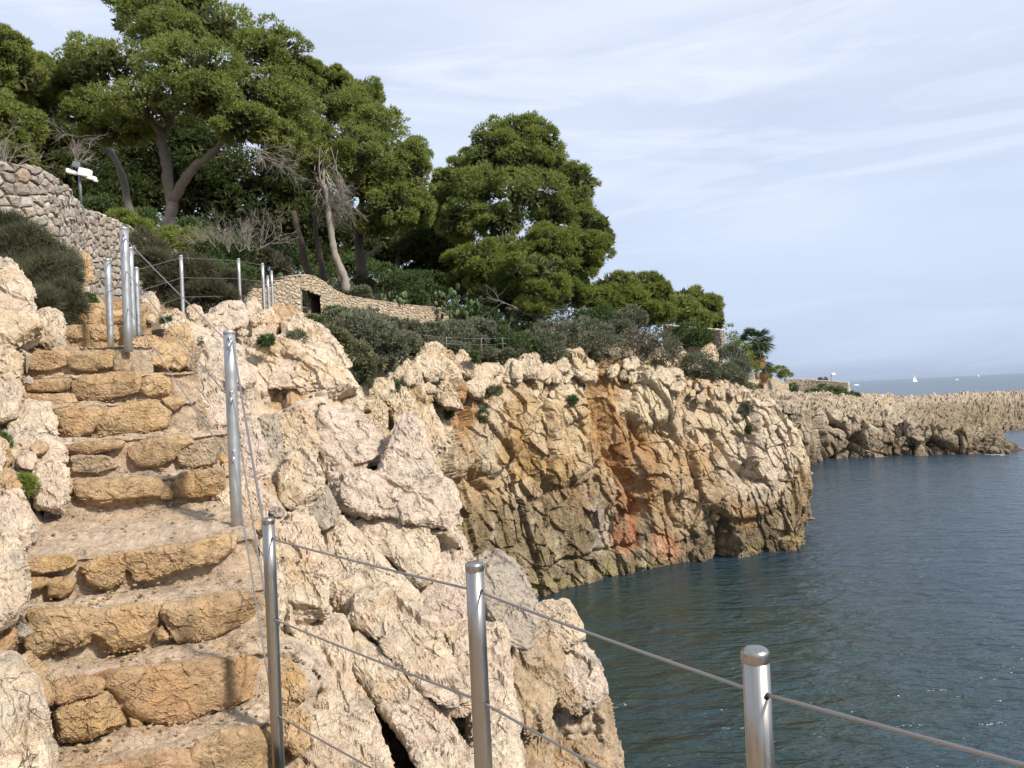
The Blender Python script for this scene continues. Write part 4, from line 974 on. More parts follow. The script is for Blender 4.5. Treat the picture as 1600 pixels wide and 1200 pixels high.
# gateway with the wall that sweeps down to the right
ln, zt_, zb_ = wl([(468, 431, 29.2, 2.6), (478, 430, 29.8, 2.6), (490, 432, 30.6, 2.6), (503, 439, 31.4, 2.5), (520, 452, 32.4, 2.3), (540, 462, 33.6, 2.0), (570, 467, 35.2, 1.8), (610, 473, 37.3, 1.6), (650, 478, 39.4, 1.5), (700, 482, 42, 1.4)])
sL = np.concatenate([[0], np.cumsum(np.hypot(*np.diff(ln, axis=0).T))])
stone_wall('stone_gateway', 'pale stone gateway with its wall sweeping down towards the cactus', ln, zt_, zb_, .115, 2.0, .04, M_WALL2, .55, 8, hole=(sL[0]+.05, sL[3]-.25, zt_[0]-.5))
ln, zt_, zb_ = wl([(1036, 508, 62, 2.6), (1080, 512, 60, 2.8), (1128, 516, 58, 3.4), (1131, 517, 62, 3.4)])
stone_wall('stone_wall', 'high wall corner of dark rubble among the pines above the cliff', ln, zt_, zb_, .26, 1.3, .06, M_WALLS, .6, 9, limit=60)
ln, zt_, zb_ = wl([(1165, 594, 118, 2.4), (1185, 584, 122, 3.2), (1205, 589, 128, 3.0), (1222, 597, 132, 2.4), (1232, 601, 134, 2.0)])
stone_wall('stone_wall', 'far low stone wall with a curved crest below the palms', ln, zt_, zb_, .32, 1.6, .05, M_WALL2, .6, 10, limit=0)
ln, zt_, zb_ = wl([(1225, 592, 160, 3.0), (1260, 593, 158, 3.0), (1300, 596, 155, 2.8), (1326, 598, 152, 2.7), (1327, 598, 158, 2.7)])
stone_wall('stone_wall', 'farthest straight stone wall with the lamp behind it at the headland', ln, zt_, zb_, .45, 1.6, .05, M_WALL2, .6, 11, limit=0)

# pointed bare rocks leaning against the foot of the tall wall
for lab, pl, d, mt in [('pale pointed rock leaning on the foot of the tall wall', [(110,480),(116,425),(121,410),(128,425),(140,455),(160,470),(162,482),(135,490)], 13.0, M_BOUL), ('thin orange pointed rock against the foot of the tall wall', [(128,430),(131,392),(136,388),(142,410),(143,436),(136,445)], 14.0, M_OCHRE)]:
    o = rock('pointed_rock', pl, d, mt, None, 26, seed=991, rough=.7); tag(o, lab, 'rock')

# ------------------------------------------------------------------ railings
def post(root, px, ytop, d, h, rad, mat, holes=(), eyes=(), cap=True, sides=24, down=.05):
    t = P(px, ytop, d); b = t-np.array([0, 0, h+down])
    lean = np.zeros(3)
    V, Fl = tube(np.linspace(b, t-np.array([0, 0, .004]), 6), rad, sides)
    po = obj('post', V, Fl, mat, root)
    if cap:
        prof = [(-.016, 1.0), (-.015, 1.035), (.0, 1.035), (.004, 1.02), (.008, .94), (.011, .78), (.013, .5), (.0135, .08)]; pts = [t+np.array([0, 0, q[0]]) for q in prof]
        V, Fl = tube(pts, [rad*q[1] for q in prof], sides); sub('cap', V, Fl, mat, po, root)
    for hz, side in holes:
        c = t-np.array([0, 0, hz]); vdir = EYE-c; vdir[2] = 0; vdir /= np.linalg.norm(vdir); sd = np.array([-vdir[1], vdir[0], 0])*(-1)
        n_ = vdir*math.cos(side)+ (-np.array([vdir[1], -vdir[0], 0]))*math.sin(side)
        V, Fl = tube([c+n_*rad*.86, c+n_*(rad*1.015)], [.0072, .0075], 14); sub('cable_hole', V, Fl, M_HOLE, po, root)
    for hz in eyes:
        c = t-np.array([0, 0, hz]); vdir = EYE-c; vdir[2] = 0; vdir /= np.linalg.norm(vdir)
        e0 = c+vdir*rad; a = np.linspace(0, 2*math.pi, 13); sx = np.array([-vdir[1], vdir[0], 0])
        ring = [e0+vdir*.016+np.array([0, 0, -.012])+.014*(math.cos(q)*vdir+math.sin(q)*np.array([0, 0, 1.])) for q in a]
        nut = tube([e0-vdir*.005, e0+vdir*.008], .012, 6)
        sh = tube([e0+vdir*.02+np.array([0, 0, -.03]), e0+vdir*.022+sx*(-.012)+np.array([0, 0, -.075])], [.009, .006], 8)
        V, Fl = merge([tube(ring, .0035, 6), nut, sh]); sub('eye_bolt', V, Fl, M_GALV, po, root)
    return t
def cable(root, a, b, r=.004, twist=True, sag=.0, n=60):
    a, b = np.array(a), np.array(b); t = np.linspace(0, 1, n)[:, None]; pts = a+(b-a)*t; pts[:, 2] -= sag*4*(t*(1-t))[:, 0]
    if not twist: V, Fl = tube(pts, r, 6)
    else:
        L = np.linalg.norm(b-a); n = int(min(420, L/.0075)); t = np.linspace(0, 1, n)[:, None]; pts = a+(b-a)*t; pts[:, 2] -= sag*4*(t*(1-t))[:, 0]
        ax = (b-a)/L; u = np.cross(ax, [0, 0, 1.]); u /= np.linalg.norm(u); v = np.cross(ax, u); parts = []
        for k in range(6):
            an_ = t*L/.05*2*math.pi+k*math.pi/3; parts.append(tube(pts+r*.58*(np.cos(an_)*u+np.sin(an_)*v), r*.42, 5, False))
        V, Fl = merge(parts)
    return obj('cable', V, Fl, M_CABLE, root)
fr = thing('cable_railing', 'polished steel post and cable railing guarding the near edge', 'railing', P(745, 1225, 2.4))
t1 = post(fr, 419, 813, 3.5, 1.15, .027, M_STEEL, [(.08, .55), (.435, .55), (.86, .55)])
t2 = post(fr, 741, 884, 2.4, 1.15, .0275, M_STEEL, [(.075, .75), (.41, .75), (.80, .75)])
t3 = post(fr, 1180, 1021, 1.6, 1.15, .0275, M_STEEL, [(.078, .75), (.41, .75)])
t4 = P(2050, 1330, 1.55)
dn = lambda t, h: t-np.array([0, 0, h])
for h1, h2, h3 in ((.08, .075, .078), (.435, .41, .41), (.86, .80, .80)):
    cable(fr, dn(t1, h1), dn(t2, h2), .0042, sag=.004); cable(fr, dn(t2, h2), dn(t3, h3), .0042, sag=.004)
cable(fr, dn(t3, .078), P(1640, 1206, 1.15), .0042)
cable(fr, dn(t3, .41), P(1640, 1406, 1.15), .0042)
sr = thing('cable_railing', 'galvanised post and cable railing beside the upper steps', 'railing', P(360, 826, 4.9))
t0 = post(sr, 358, 519, 4.9, 1.22, .035, M_GALV, eyes=(.04, .375, .74))
t0b = post(sr, 354.5, 527, 5.02, .9, .022, M_GALV)
tm = post(sr, 193.5, 357, 7.0, 1.05, .036, M_GALV, eyes=(.06,))
tn = post(sr, 168, 406, 8.2, .92, .033, M_GALV)
to_ = post(sr, 203.5, 388, 8.6, 1.0, .03, M_GALV)
tp = post(sr, 212.5, 419, 9.6, .9, .03, M_GALV)
for h0, hm in ((.06, .08), (.39, .37), (.76, .70)):
    cable(sr, P(352, 530+(h0-.06)*255, 4.94), dn(tm, hm), .004, False, sag=.01)
for h0, h1 in ((.07, .02), (.40, .37), (.76, .74)):
    cable(sr, P(364, 524+h0*250, 4.86), dn(t1, h1)+np.array([-.03, .02, 0]), .0042, sag=.006)
cable(sr, dn(t0, .06)+np.array([.03, -.03, 0]), dn(t1, .0)+np.array([-.02, 0, 0]), .0042, sag=.01)
for q in (.08, .40, .72): cable(sr, dn(tm, q), dn(to_, q), .004, False); cable(sr, dn(to_, q), dn(tp, q*.9), .004, False)
for q in (.05, .33, .68): cable(sr, dn(tm, q+.02), dn(tn, q), .004, False, sag=.05)
ur = thing('cable_railing', 'thin pale posts and wires along the path above the rocks', 'railing', P(373, 475, 14.5))
ups = [post(ur, x, y, d, h, .031, M_GALV, sides=12, down=.4) for x, y, d, h in ((282.5, 400, 13, .95), (372.5, 405, 14.5, .85), (410, 412, 15.5, 1.05), (418, 432, 17, .85), (424, 424, 17.5, .9))]
for q in (.03, .36, .68):
    cable(ur, dn(tp, q*.8), dn(ups[0], q), .004, False)
    for a, b in zip(ups[:-1], ups[1:]): cable(ur, dn(a, q), dn(b, q), .004, False)
for x, y, d in ((358, 433, 24), (386, 452, 25)):
    o = thing('marker_post', 'small pale post by the low wall, %s' % ('left of the pair' if x == 358 else 'right of the pair'), 'post', P(x, y+30, d)); post(o, x, y, d, .6, .04, M_GALV, sides=10, down=.3, cap=False)
wf = thing('wire_fence', 'rusty stake and wire fence along the cliff top below the bushes', 'fence', P(700, 550, 34))
fp = []
for x, y, d in ((605, 518, 30), (646, 520, 32.5), (697, 526, 34), (752, 528, 36), (785, 527, 37.5), (830, 530, 39)):
    t = P(x, y, d); V, Fl = tube(np.linspace(t-np.array([0, 0, .85]), t, 3), .015, 6); obj('stake', V, Fl, simple('rusty_iron', (.25, .19, .13), .8) if x == 605 else bpy.data.materials['rusty_iron'], wf); fp.append(t)
for q in (.03, .3):
    for a, b in zip(fp[:-1], fp[1:]): V, Fl = tube(spline([dn(a, q), (dn(a, q)+dn(b, q))/2-np.array([0, 0, .02]), dn(b, q)], 8), .006, 4); obj('wire', V, Fl, M_GALV, wf)

# ------------------------------------------------------------------ vegetation
def blades(Pts, Dir, L, Wd, k, r, spread=.75, up=.25):
    """k thin triangular blades per point"""
    n = len(Pts); D = np.repeat(Dir, k, 0)+r.normal(0, spread, (n*k, 3)); D[:, 2] += up
    D /= np.linalg.norm(D, axis=1, keepdims=True); B_ = np.repeat(Pts, k, 0)
    S = np.cross(D, r.normal(0, 1, (n*k, 3))); S /= np.maximum(np.linalg.norm(S, axis=1, keepdims=True), 1e-6)
    l = (L*r.uniform(.6, 1.25, n*k))[:, None]; ww = Wd*r.uniform(.7, 1.3, n*k)[:, None]
    V = np.stack([B_+S*ww*.5, B_-S*ww*.5, B_+D*l], 1)
    i = np.arange(n*k)*3; return V.reshape(-1, 3), [np.stack([i, i+1, i+2], 1)]
def lobe_points(lobes, nsub, ntuft, r, flat=.8, subr=.29, inner=.0):
    """lobes: centre, radii; sub-lobes sit on each lobe's surface, tufts on the sub-lobes"""
    Ps, Ds = [], []
    for c, R in lobes:
        c = np.asarray(c); R = np.asarray(R)
        d = r.normal(0, 1, (nsub, 3)); d[:, 2] = d[:, 2]*.9+.25; d /= np.linalg.norm(d, axis=1, keepdims=True)
        sc = c+d*R*r.uniform(.58, .90, (nsub, 1)); sr_ = R.mean()*subr*r.uniform(.7, 1.3, nsub)
        t = r.normal(0, 1, (nsub, ntuft, 3)); t += d[:, None]*.7; t[..., 2] += .25; t /= np.linalg.norm(t, axis=2, keepdims=True)
        rad = sr_[:, None, None]*r.uniform(.55, 1.08, (nsub, ntuft, 1))
        p = sc[:, None]+t*rad*np.array([1.15, 1.15, flat])
        Ps.append(p.reshape(-1, 3)); Ds.append((t+.3*d[:, None]).reshape(-1, 3))
    Pp = np.concatenate(Ps); Dd = np.concatenate(Ds); return Pp, Dd/np.linalg.norm(Dd, axis=1, keepdims=True)
def plobes(L, depth_scale=1.0, dj=0., r=None):
    out = []
    for cx, cy, rx, ry, d in L:
        dd = d+(r.uniform(-dj, dj) if r is not None else 0)
        out.append((P(cx, cy, dd), np.array([rx*dd/F, (rx+ry)*.5*dd/F*depth_scale, ry*dd/F])))
    return out
def limb(pts, r0, r1, n=18, sides=9, wob=.0, seed=0):
    pts = spline(pts, n); rr_ = np.random.default_rng(seed)
    pts[1:-1] += rr_.normal(0, wob, (n-2, 3)); V, Fl = tube(pts, np.linspace(r0, r1, n)*(1+.10*rr_.normal(0, 1, n)), sides); return V, Fl
def twigs(base, dirs, L, rad, levels, r, k=4, droop=0., spread=.6):
    parts = []
    def go(p, d, l, ra, lv):
        d = d/np.linalg.norm(d); pts = [p]; q = p.copy(); dd = d.copy()
        for s in range(4):
            dd = dd+r.normal(0, .18, 3)+np.array([0, 0, -droop]); dd /= np.linalg.norm(dd); q = q+dd*l/4; pts.append(q.copy())
        parts.append(tube(pts, np.linspace(ra, ra*.55, 5), 5 if lv > 1 else 4, False))
        if lv > 0:
            for _ in range(k):
                i = r.integers(1, 5); go(pts[i], dd+r.normal(0, spread, 3), l*r.uniform(.45, .75), ra*.55, lv-1)
    for d in dirs: go(np.array(base, float), np.array(d, float), L*r.uniform(.8, 1.2), rad, levels)
    return merge(parts)
def tree(name, label, cat, base, lobes, trunks, mat, bark, nsub=11, ntuft=34, kb=5, L=.34, W=.045, seed=1, group=None, dj=.8, ds=1.0, dry=0):
    r = np.random.default_rng(seed); Lb = plobes(lobes, ds, dj, r)
    o = thing(name, label, cat, base, group)
    for i, (pts, a, b) in enumerate(trunks):
        V, Fl = limb(pts, a, b, 20, 10, a*.10, seed+i); obj('trunk' if i == 0 else 'limb', V, Fl, bark, o)
    # branches that carry the lobes
    tp_ = np.asarray(trunks[0][0][-1]); parts = []
    for c, R in Lb:
        best = min((np.asarray(t[0][-1]) for t in trunks), key=lambda q: np.linalg.norm(q-c)); 
        mid = (best+c)/2+np.array([0, 0, -.12*np.linalg.norm(c-best)])
        parts.append(limb([best, mid, c], .11, .035, 8, 6, .05, seed))
    V, Fl = merge(parts); obj('branches', V, Fl, bark, o)
    Pp, Dd = lobe_points(Lb, nsub, ntuft, r)
    pr = [blades(Pp, Dd, L, W, kb, r)]; pi_ = []
    for c, R in Lb:                                # inner fill, its darker colour paints shade between the clumps
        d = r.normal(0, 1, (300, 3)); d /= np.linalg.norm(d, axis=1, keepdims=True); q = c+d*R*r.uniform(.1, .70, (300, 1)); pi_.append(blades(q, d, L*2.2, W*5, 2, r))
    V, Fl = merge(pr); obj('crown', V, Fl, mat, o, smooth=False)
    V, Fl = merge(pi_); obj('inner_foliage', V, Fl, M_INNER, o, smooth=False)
    return o
T_ = lambda *a: P(*a)
tree('pine_tree', 'huge spreading pine with forked trunk above the wall at left', 'pine tree', T_(262, 368, 32),
     [(230, 30, 75, 38, 33), (330, 48, 80, 42, 33), (425, 82, 62, 42, 32), (170, 105, 85, 45, 32), (300, 108, 90, 45, 31), (400, 148, 80, 45, 31), (100, 128, 60, 40, 33), (60, 158, 48, 35, 33), (462, 175, 45, 50, 32), (245, 160, 95, 36, 30.5), (375, 196, 55, 28, 30.5), (478, 118, 26, 30, 33), (145, 175, 60, 32, 31.5), (200, -10, 40, 28, 33), (300, 5, 45, 25, 34), (60, 110, 30, 28, 34), (330, 150, 60, 32, 30), (190, 200, 60, 26, 32), (430, 215, 45, 26, 31), (270, 60, 60, 35, 32)],
     [([T_(260, 372, 32), T_(268, 315, 32), T_(258, 250, 32), T_(250, 205, 32)], .27, .17), ([T_(268, 315, 32), T_(300, 265, 31.6), T_(330, 240, 31.3), T_(370, 192, 31)], .19, .11), ([T_(252, 210, 32), T_(230, 180, 31.6), T_(215, 150, 31.4)], .16, .08), ([T_(255, 215, 32), T_(275, 170, 32.5), T_(290, 120, 33)], .16, .08)],
     M_PINE, M_BARK, nsub=26, ntuft=92, kb=5, seed=11, L=.145, W=.038)
tree('pine_tree', 'dense pine cut off by the left edge of the picture', 'pine tree', T_(10, 330, 30),
     [(0, 78, 46, 38, 30), (22, 125, 44, 38, 29.5), (-10, 180, 46, 40, 29), (28, 200, 38, 36, 29), (10, 235, 40, 30, 28.5), (-50, 120, 60, 60, 31)],
     [([T_(0, 340, 30), T_(8, 260, 30), T_(0, 160, 30)], .25, .14)], M_PINE, M_BARKD, nsub=24, ntuft=90, kb=5, seed=12, L=.145, W=.038)
tree('pine_tree', 'rounded pine crown behind the bare leaning trunk', 'pine tree', T_(560, 420, 39),
     [(525, 168, 62, 42, 38), (585, 205, 58, 44, 38), (605, 262, 62, 42, 37), (645, 258, 32, 42, 38), (540, 235, 58, 40, 36.5), (475, 215, 48, 36, 36), (622, 322, 52, 34, 37), (455, 150, 36, 36, 37), (590, 350, 52, 26, 37.5), (565, 150, 38, 26, 39), (640, 300, 40, 36, 38), (520, 130, 36, 26, 38.5), (500, 260, 40, 26, 35.5), (655, 330, 26, 26, 38), (570, 290, 50, 30, 37)],
     [([T_(565, 430, 39), T_(560, 350, 39), T_(575, 260, 38.5)], .25, .14)], M_PINE, M_BARKD, nsub=24, ntuft=90, kb=5, seed=13, L=.165, W=.042)
tree('pine_tree', 'tall domed pine standing highest against the sky at centre', 'pine tree', T_(815, 470, 47),
     [(805, 212, 58, 30, 47), (770, 235, 48, 32, 47), (845, 225, 38, 34, 47), (862, 265, 26, 36, 46.5), (750, 292, 58, 36, 46), (822, 305, 66, 38, 45.5), (903, 292, 34, 36, 46.5), (908, 350, 28, 44, 46.5), (722, 345, 46, 38, 46), (700, 292, 26, 28, 47), (868, 332, 44, 32, 46), (780, 345, 50, 30, 46), (820, 260, 55, 32, 46.5), (690, 330, 28, 30, 47), (910, 410, 22, 30, 46), (948, 372, 8, 12, 46), (938, 350, 10, 9, 46), (730, 262, 30, 26, 47)],
     [([T_(818, 480, 47), T_(806, 420, 47), T_(800, 370, 47), T_(810, 310, 47)], .24, .14), ([T_(812, 420, 47), T_(840, 385, 47), T_(856, 350, 46.5)], .16, .09), ([T_(806, 400, 47), T_(770, 375, 46.8), T_(740, 350, 46.5)], .13, .08)],
     M_PINE, M_BARKD, nsub=24, ntuft=90, kb=5, seed=14, L=.19, W=.048)
tree('pine_tree', 'fresh green pine drooping low over the bushes in front of the tall one', 'pine tree', T_(800, 500, 43),
     [(800, 392, 55, 28, 43), (860, 385, 50, 34, 43), (755, 408, 46, 32, 42.5), (825, 425, 62, 32, 42), (895, 415, 46, 38, 43), (925, 390, 30, 28, 43.5), (775, 445, 48, 26, 42), (850, 455, 50, 28, 41.5), (835, 485, 34, 22, 41), (790, 470, 40, 20, 41.5), (895, 455, 32, 24, 42.5), (730, 430, 28, 26, 42.5), (720, 405, 28, 20, 43)],
     [([T_(725, 470, 43), T_(740, 448, 43), T_(775, 440, 42.8), T_(820, 430, 42.5)], .16, .1)], M_PINE2, M_BARK, nsub=24, ntuft=90, kb=5, seed=15, L=.20, W=.047)
tree('pine_tree', 'low pine filling the slope just right of the drooping pine', 'pine tree', T_(985, 510, 60),
     [(960, 452, 40, 24, 58), (1000, 455, 42, 28, 60), (1030, 462, 26, 24, 61), (985, 478, 50, 26, 58), (940, 475, 34, 26, 57), (1020, 488, 34, 20, 58)],
     [([T_(985, 520, 60), T_(985, 470, 60)], .2, .1)], M_PINE2, M_BARKD, nsub=24, ntuft=60, kb=4, seed=16, L=.30, W=.07)
tree('pine_tree', 'small rounded pine above the high wall corner', 'pine tree', T_(1080, 520, 72),
     [(1075, 470, 34, 18, 72), (1060, 485, 34, 22, 71), (1100, 482, 28, 20, 72), (1085, 500, 34, 16, 70), (1115, 500, 16, 16, 72), (1112, 478, 14, 16, 72)],
     [([T_(1080, 525, 72), T_(1080, 480, 72)], .2, .1)], M_PINE, M_BARKD, nsub=24, ntuft=56, kb=4, seed=17, L=.34, W=.085)
# shaded pines standing behind, seen between the trunks
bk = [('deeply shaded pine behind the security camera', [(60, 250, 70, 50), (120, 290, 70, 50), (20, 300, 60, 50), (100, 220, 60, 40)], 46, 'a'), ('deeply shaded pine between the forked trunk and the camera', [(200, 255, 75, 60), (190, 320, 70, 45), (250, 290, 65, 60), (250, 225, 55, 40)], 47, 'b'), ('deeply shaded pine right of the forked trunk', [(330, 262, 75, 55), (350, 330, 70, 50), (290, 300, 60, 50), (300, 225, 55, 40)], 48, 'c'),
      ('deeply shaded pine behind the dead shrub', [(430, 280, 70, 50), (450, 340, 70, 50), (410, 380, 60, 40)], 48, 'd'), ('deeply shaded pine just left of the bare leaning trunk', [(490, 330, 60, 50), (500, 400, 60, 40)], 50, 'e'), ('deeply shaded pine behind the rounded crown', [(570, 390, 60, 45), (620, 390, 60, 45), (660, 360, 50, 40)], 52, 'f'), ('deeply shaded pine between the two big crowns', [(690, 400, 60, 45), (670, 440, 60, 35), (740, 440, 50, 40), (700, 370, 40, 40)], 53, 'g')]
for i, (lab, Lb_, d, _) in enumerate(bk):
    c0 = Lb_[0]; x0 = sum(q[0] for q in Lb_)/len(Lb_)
    tree('pine_tree', lab, 'pine tree', T_(x0, 440, d), [(a, b, c, e, d) for a, b, c, e in Lb_], [([T_(x0-8, 450, d-1), T_(x0+6, 400, d-1), T_(x0, 300, d)], .22, .12)], M_PINE_SHADE, M_BARKD, nsub=30, ntuft=70, kb=4, seed=30+i, L=.27, W=.07, group='shaded pines standing in the back row')
# bare trunks seen in the shade
for i, (lab, pts) in enumerate([('thin dark trunk leaning between the dead shrub and the bare trunk', [(488, 460, 40), (478, 410, 40), (468, 370, 40), (458, 330, 40)]), ('straight dark trunk left of the bare leaning trunk', [(508, 460, 42), (502, 410, 42), (495, 370, 42), (490, 330, 42)]), ('grey broken trunk behind the security camera', [(205, 345, 36), (195, 290, 36), (185, 260, 36), (170, 235, 36), (140, 215, 35.5)]), ('dark trunk right of the bare leaning trunk', [(572, 460, 41), (565, 405, 41), (558, 370, 41), (548, 320, 41)]), ('pale slanting branch trunk behind the wall', [(575, 400, 40), (590, 388, 40), (600, 382, 39.5)])]):
    V, Fl = limb([T_(*q) for q in pts], .19 if i != 4 else .1, .12 if i != 4 else .06, 14, 9, .02, i)
    o = obj('tree_trunk', V, Fl, M_DEAD if i in (2, 4) else M_BARKD, None); tag(o, lab, 'tree trunk')
# the bare leaning tree with hanging dead branches
r = np.random.default_rng(77)
o = thing('dead_pine', 'pale bare leaning trunk with hanging dead branches beside the gateway', 'dead tree', T_(541, 452, 34.3))
V, Fl = limb([T_(541, 455, 34.3), T_(538, 432, 34.3), T_(525, 402, 34.3), T_(519, 370, 34.3), T_(513, 330, 34.3), T_(508, 290, 34.3)], .20, .11, 26, 12, .015, 5); obj('trunk', V, Fl, M_DEAD, o)
parts = []
for k in range(16):
    a = T_(506+r.normal(0, 6), 285+r.normal(0, 14), 34.3+r.normal(0, .15)); b = T_(512+r.normal(0, 10), 228+abs(r.normal(0, 18)), 34.3+r.normal(0, .3)); parts.append(limb([a, (a+b)/2+r.normal(0, .15, 3), b], .045, .015, 8, 5, .02, k))
for k in range(26):
    a = T_(512+r.normal(0, 9), 290+r.normal(0, 18), 34.3); parts.append(twigs(a, [(.6+r.normal(0, .5), r.normal(0, .4), -.8)], .9, .018, 2, r, 5, .06, .5))
parts.append(limb([T_(505, 300, 34.3), T_(495, 275, 34.3), T_(478, 262, 34.3)], .05, .02, 8, 5, .02, 3))
V, Fl = merge(parts); obj('dead_branches', V, Fl, M_DEAD, o)
# dead shrubs and bare twigs
for lab, base, L, k, dirs, nm in [('leafless grey shrub of upright twigs above the path', T_(365, 395, 25.5), 1.15, 4, 16, 'dead_shrub'), ('bare spreading twigs above the security camera', T_(118, 258, 24), .65, 3, 6, 'dead_shrub'), ('bare thin twigs at the top of the tall wall, left edge', T_(8, 268, 11.8), .45, 3, 7, 'dead_shrub')]:
    if dirs == 16:
        V, Fl = merge([twigs(base+np.array([q, 0, abs(q)*.1]), [(r.normal(q*.5, .5), r.normal(0, .5), .9) for _ in range(4)], L*.62, .011, 3, r, 4, -.02, .40) for q in (-.8, -.45, -.15, .2, .5, .85)])
    else: V, Fl = twigs(base, [(r.normal(0, .6), r.normal(0, .5), 1.) for _ in range(dirs)], L, .018 if L > .5 else .008, 3, r, k, -.01, .45)
    tag(obj(nm, V, Fl, M_DEAD, None), lab, 'dead shrub')
for lab, base, dirs in [('grey dead branches hanging right of the forked trunk', T_(385, 228, 29.5), [(.8, 0, -.5), (.9, 0, -.2), (.7, .2, -.7)]), ('grey dead branches under the left crown of the huge pine', T_(150, 212, 31), [(-.8, 0, -.1), (-.7, 0, -.4)]), ('tangle of dead branches beneath the drooping pine', T_(800, 478, 40.5), [(.8, 0, -.4), (.7, -.1, -.6), (.9, 0, -.2), (.5, -.2, -.5), (-.5, 0, .2)])]:
    V, Fl = twigs(base, dirs, 1.5, .022, 3, r, 4, .03, .45); tag(obj('dead_branch', V, Fl, M_DEAD, None), lab, 'dead branch')

def bush(name, label, lobes, mat, nsub, ntuft, kb, L, W, seed, up=.5, spread=.6, cat='bush', group=None, stems=True, flat=.8, subr=.36):
    r = np.random.default_rng(seed); Lb = plobes(lobes, .9, .2, r); cx, cy, rx, ry, d = lobes[0]
    base = Lb[0][0]-np.array([0, 0, Lb[0][1][2]])
    o = thing(name, label, cat, base, group)
    Pp, Dd = lobe_points(Lb, nsub, ntuft, r, flat, subr); V, Fl = blades(Pp, Dd, L, W, kb, r, spread, up); obj('foliage', V, Fl, mat, o, smooth=False)
    if stems:
        parts = []
        for c, R in Lb:
            for _ in range(5):
                b0 = c+np.array([r.normal(0, .25)*R[0], r.normal(0, .25)*R[1], -R[2]*1.15]); parts.append(tube(spline([b0, c+r.normal(0, .2, 3)*R, c+r.normal(0, .5, 3)*R], 6), np.linspace(.02, .008, 6)*max(.4, R.mean()), 4, False))
        V, Fl = merge(parts); tag(obj('stems', V, Fl, M_BARKD, o), kind='stuff')
    return o
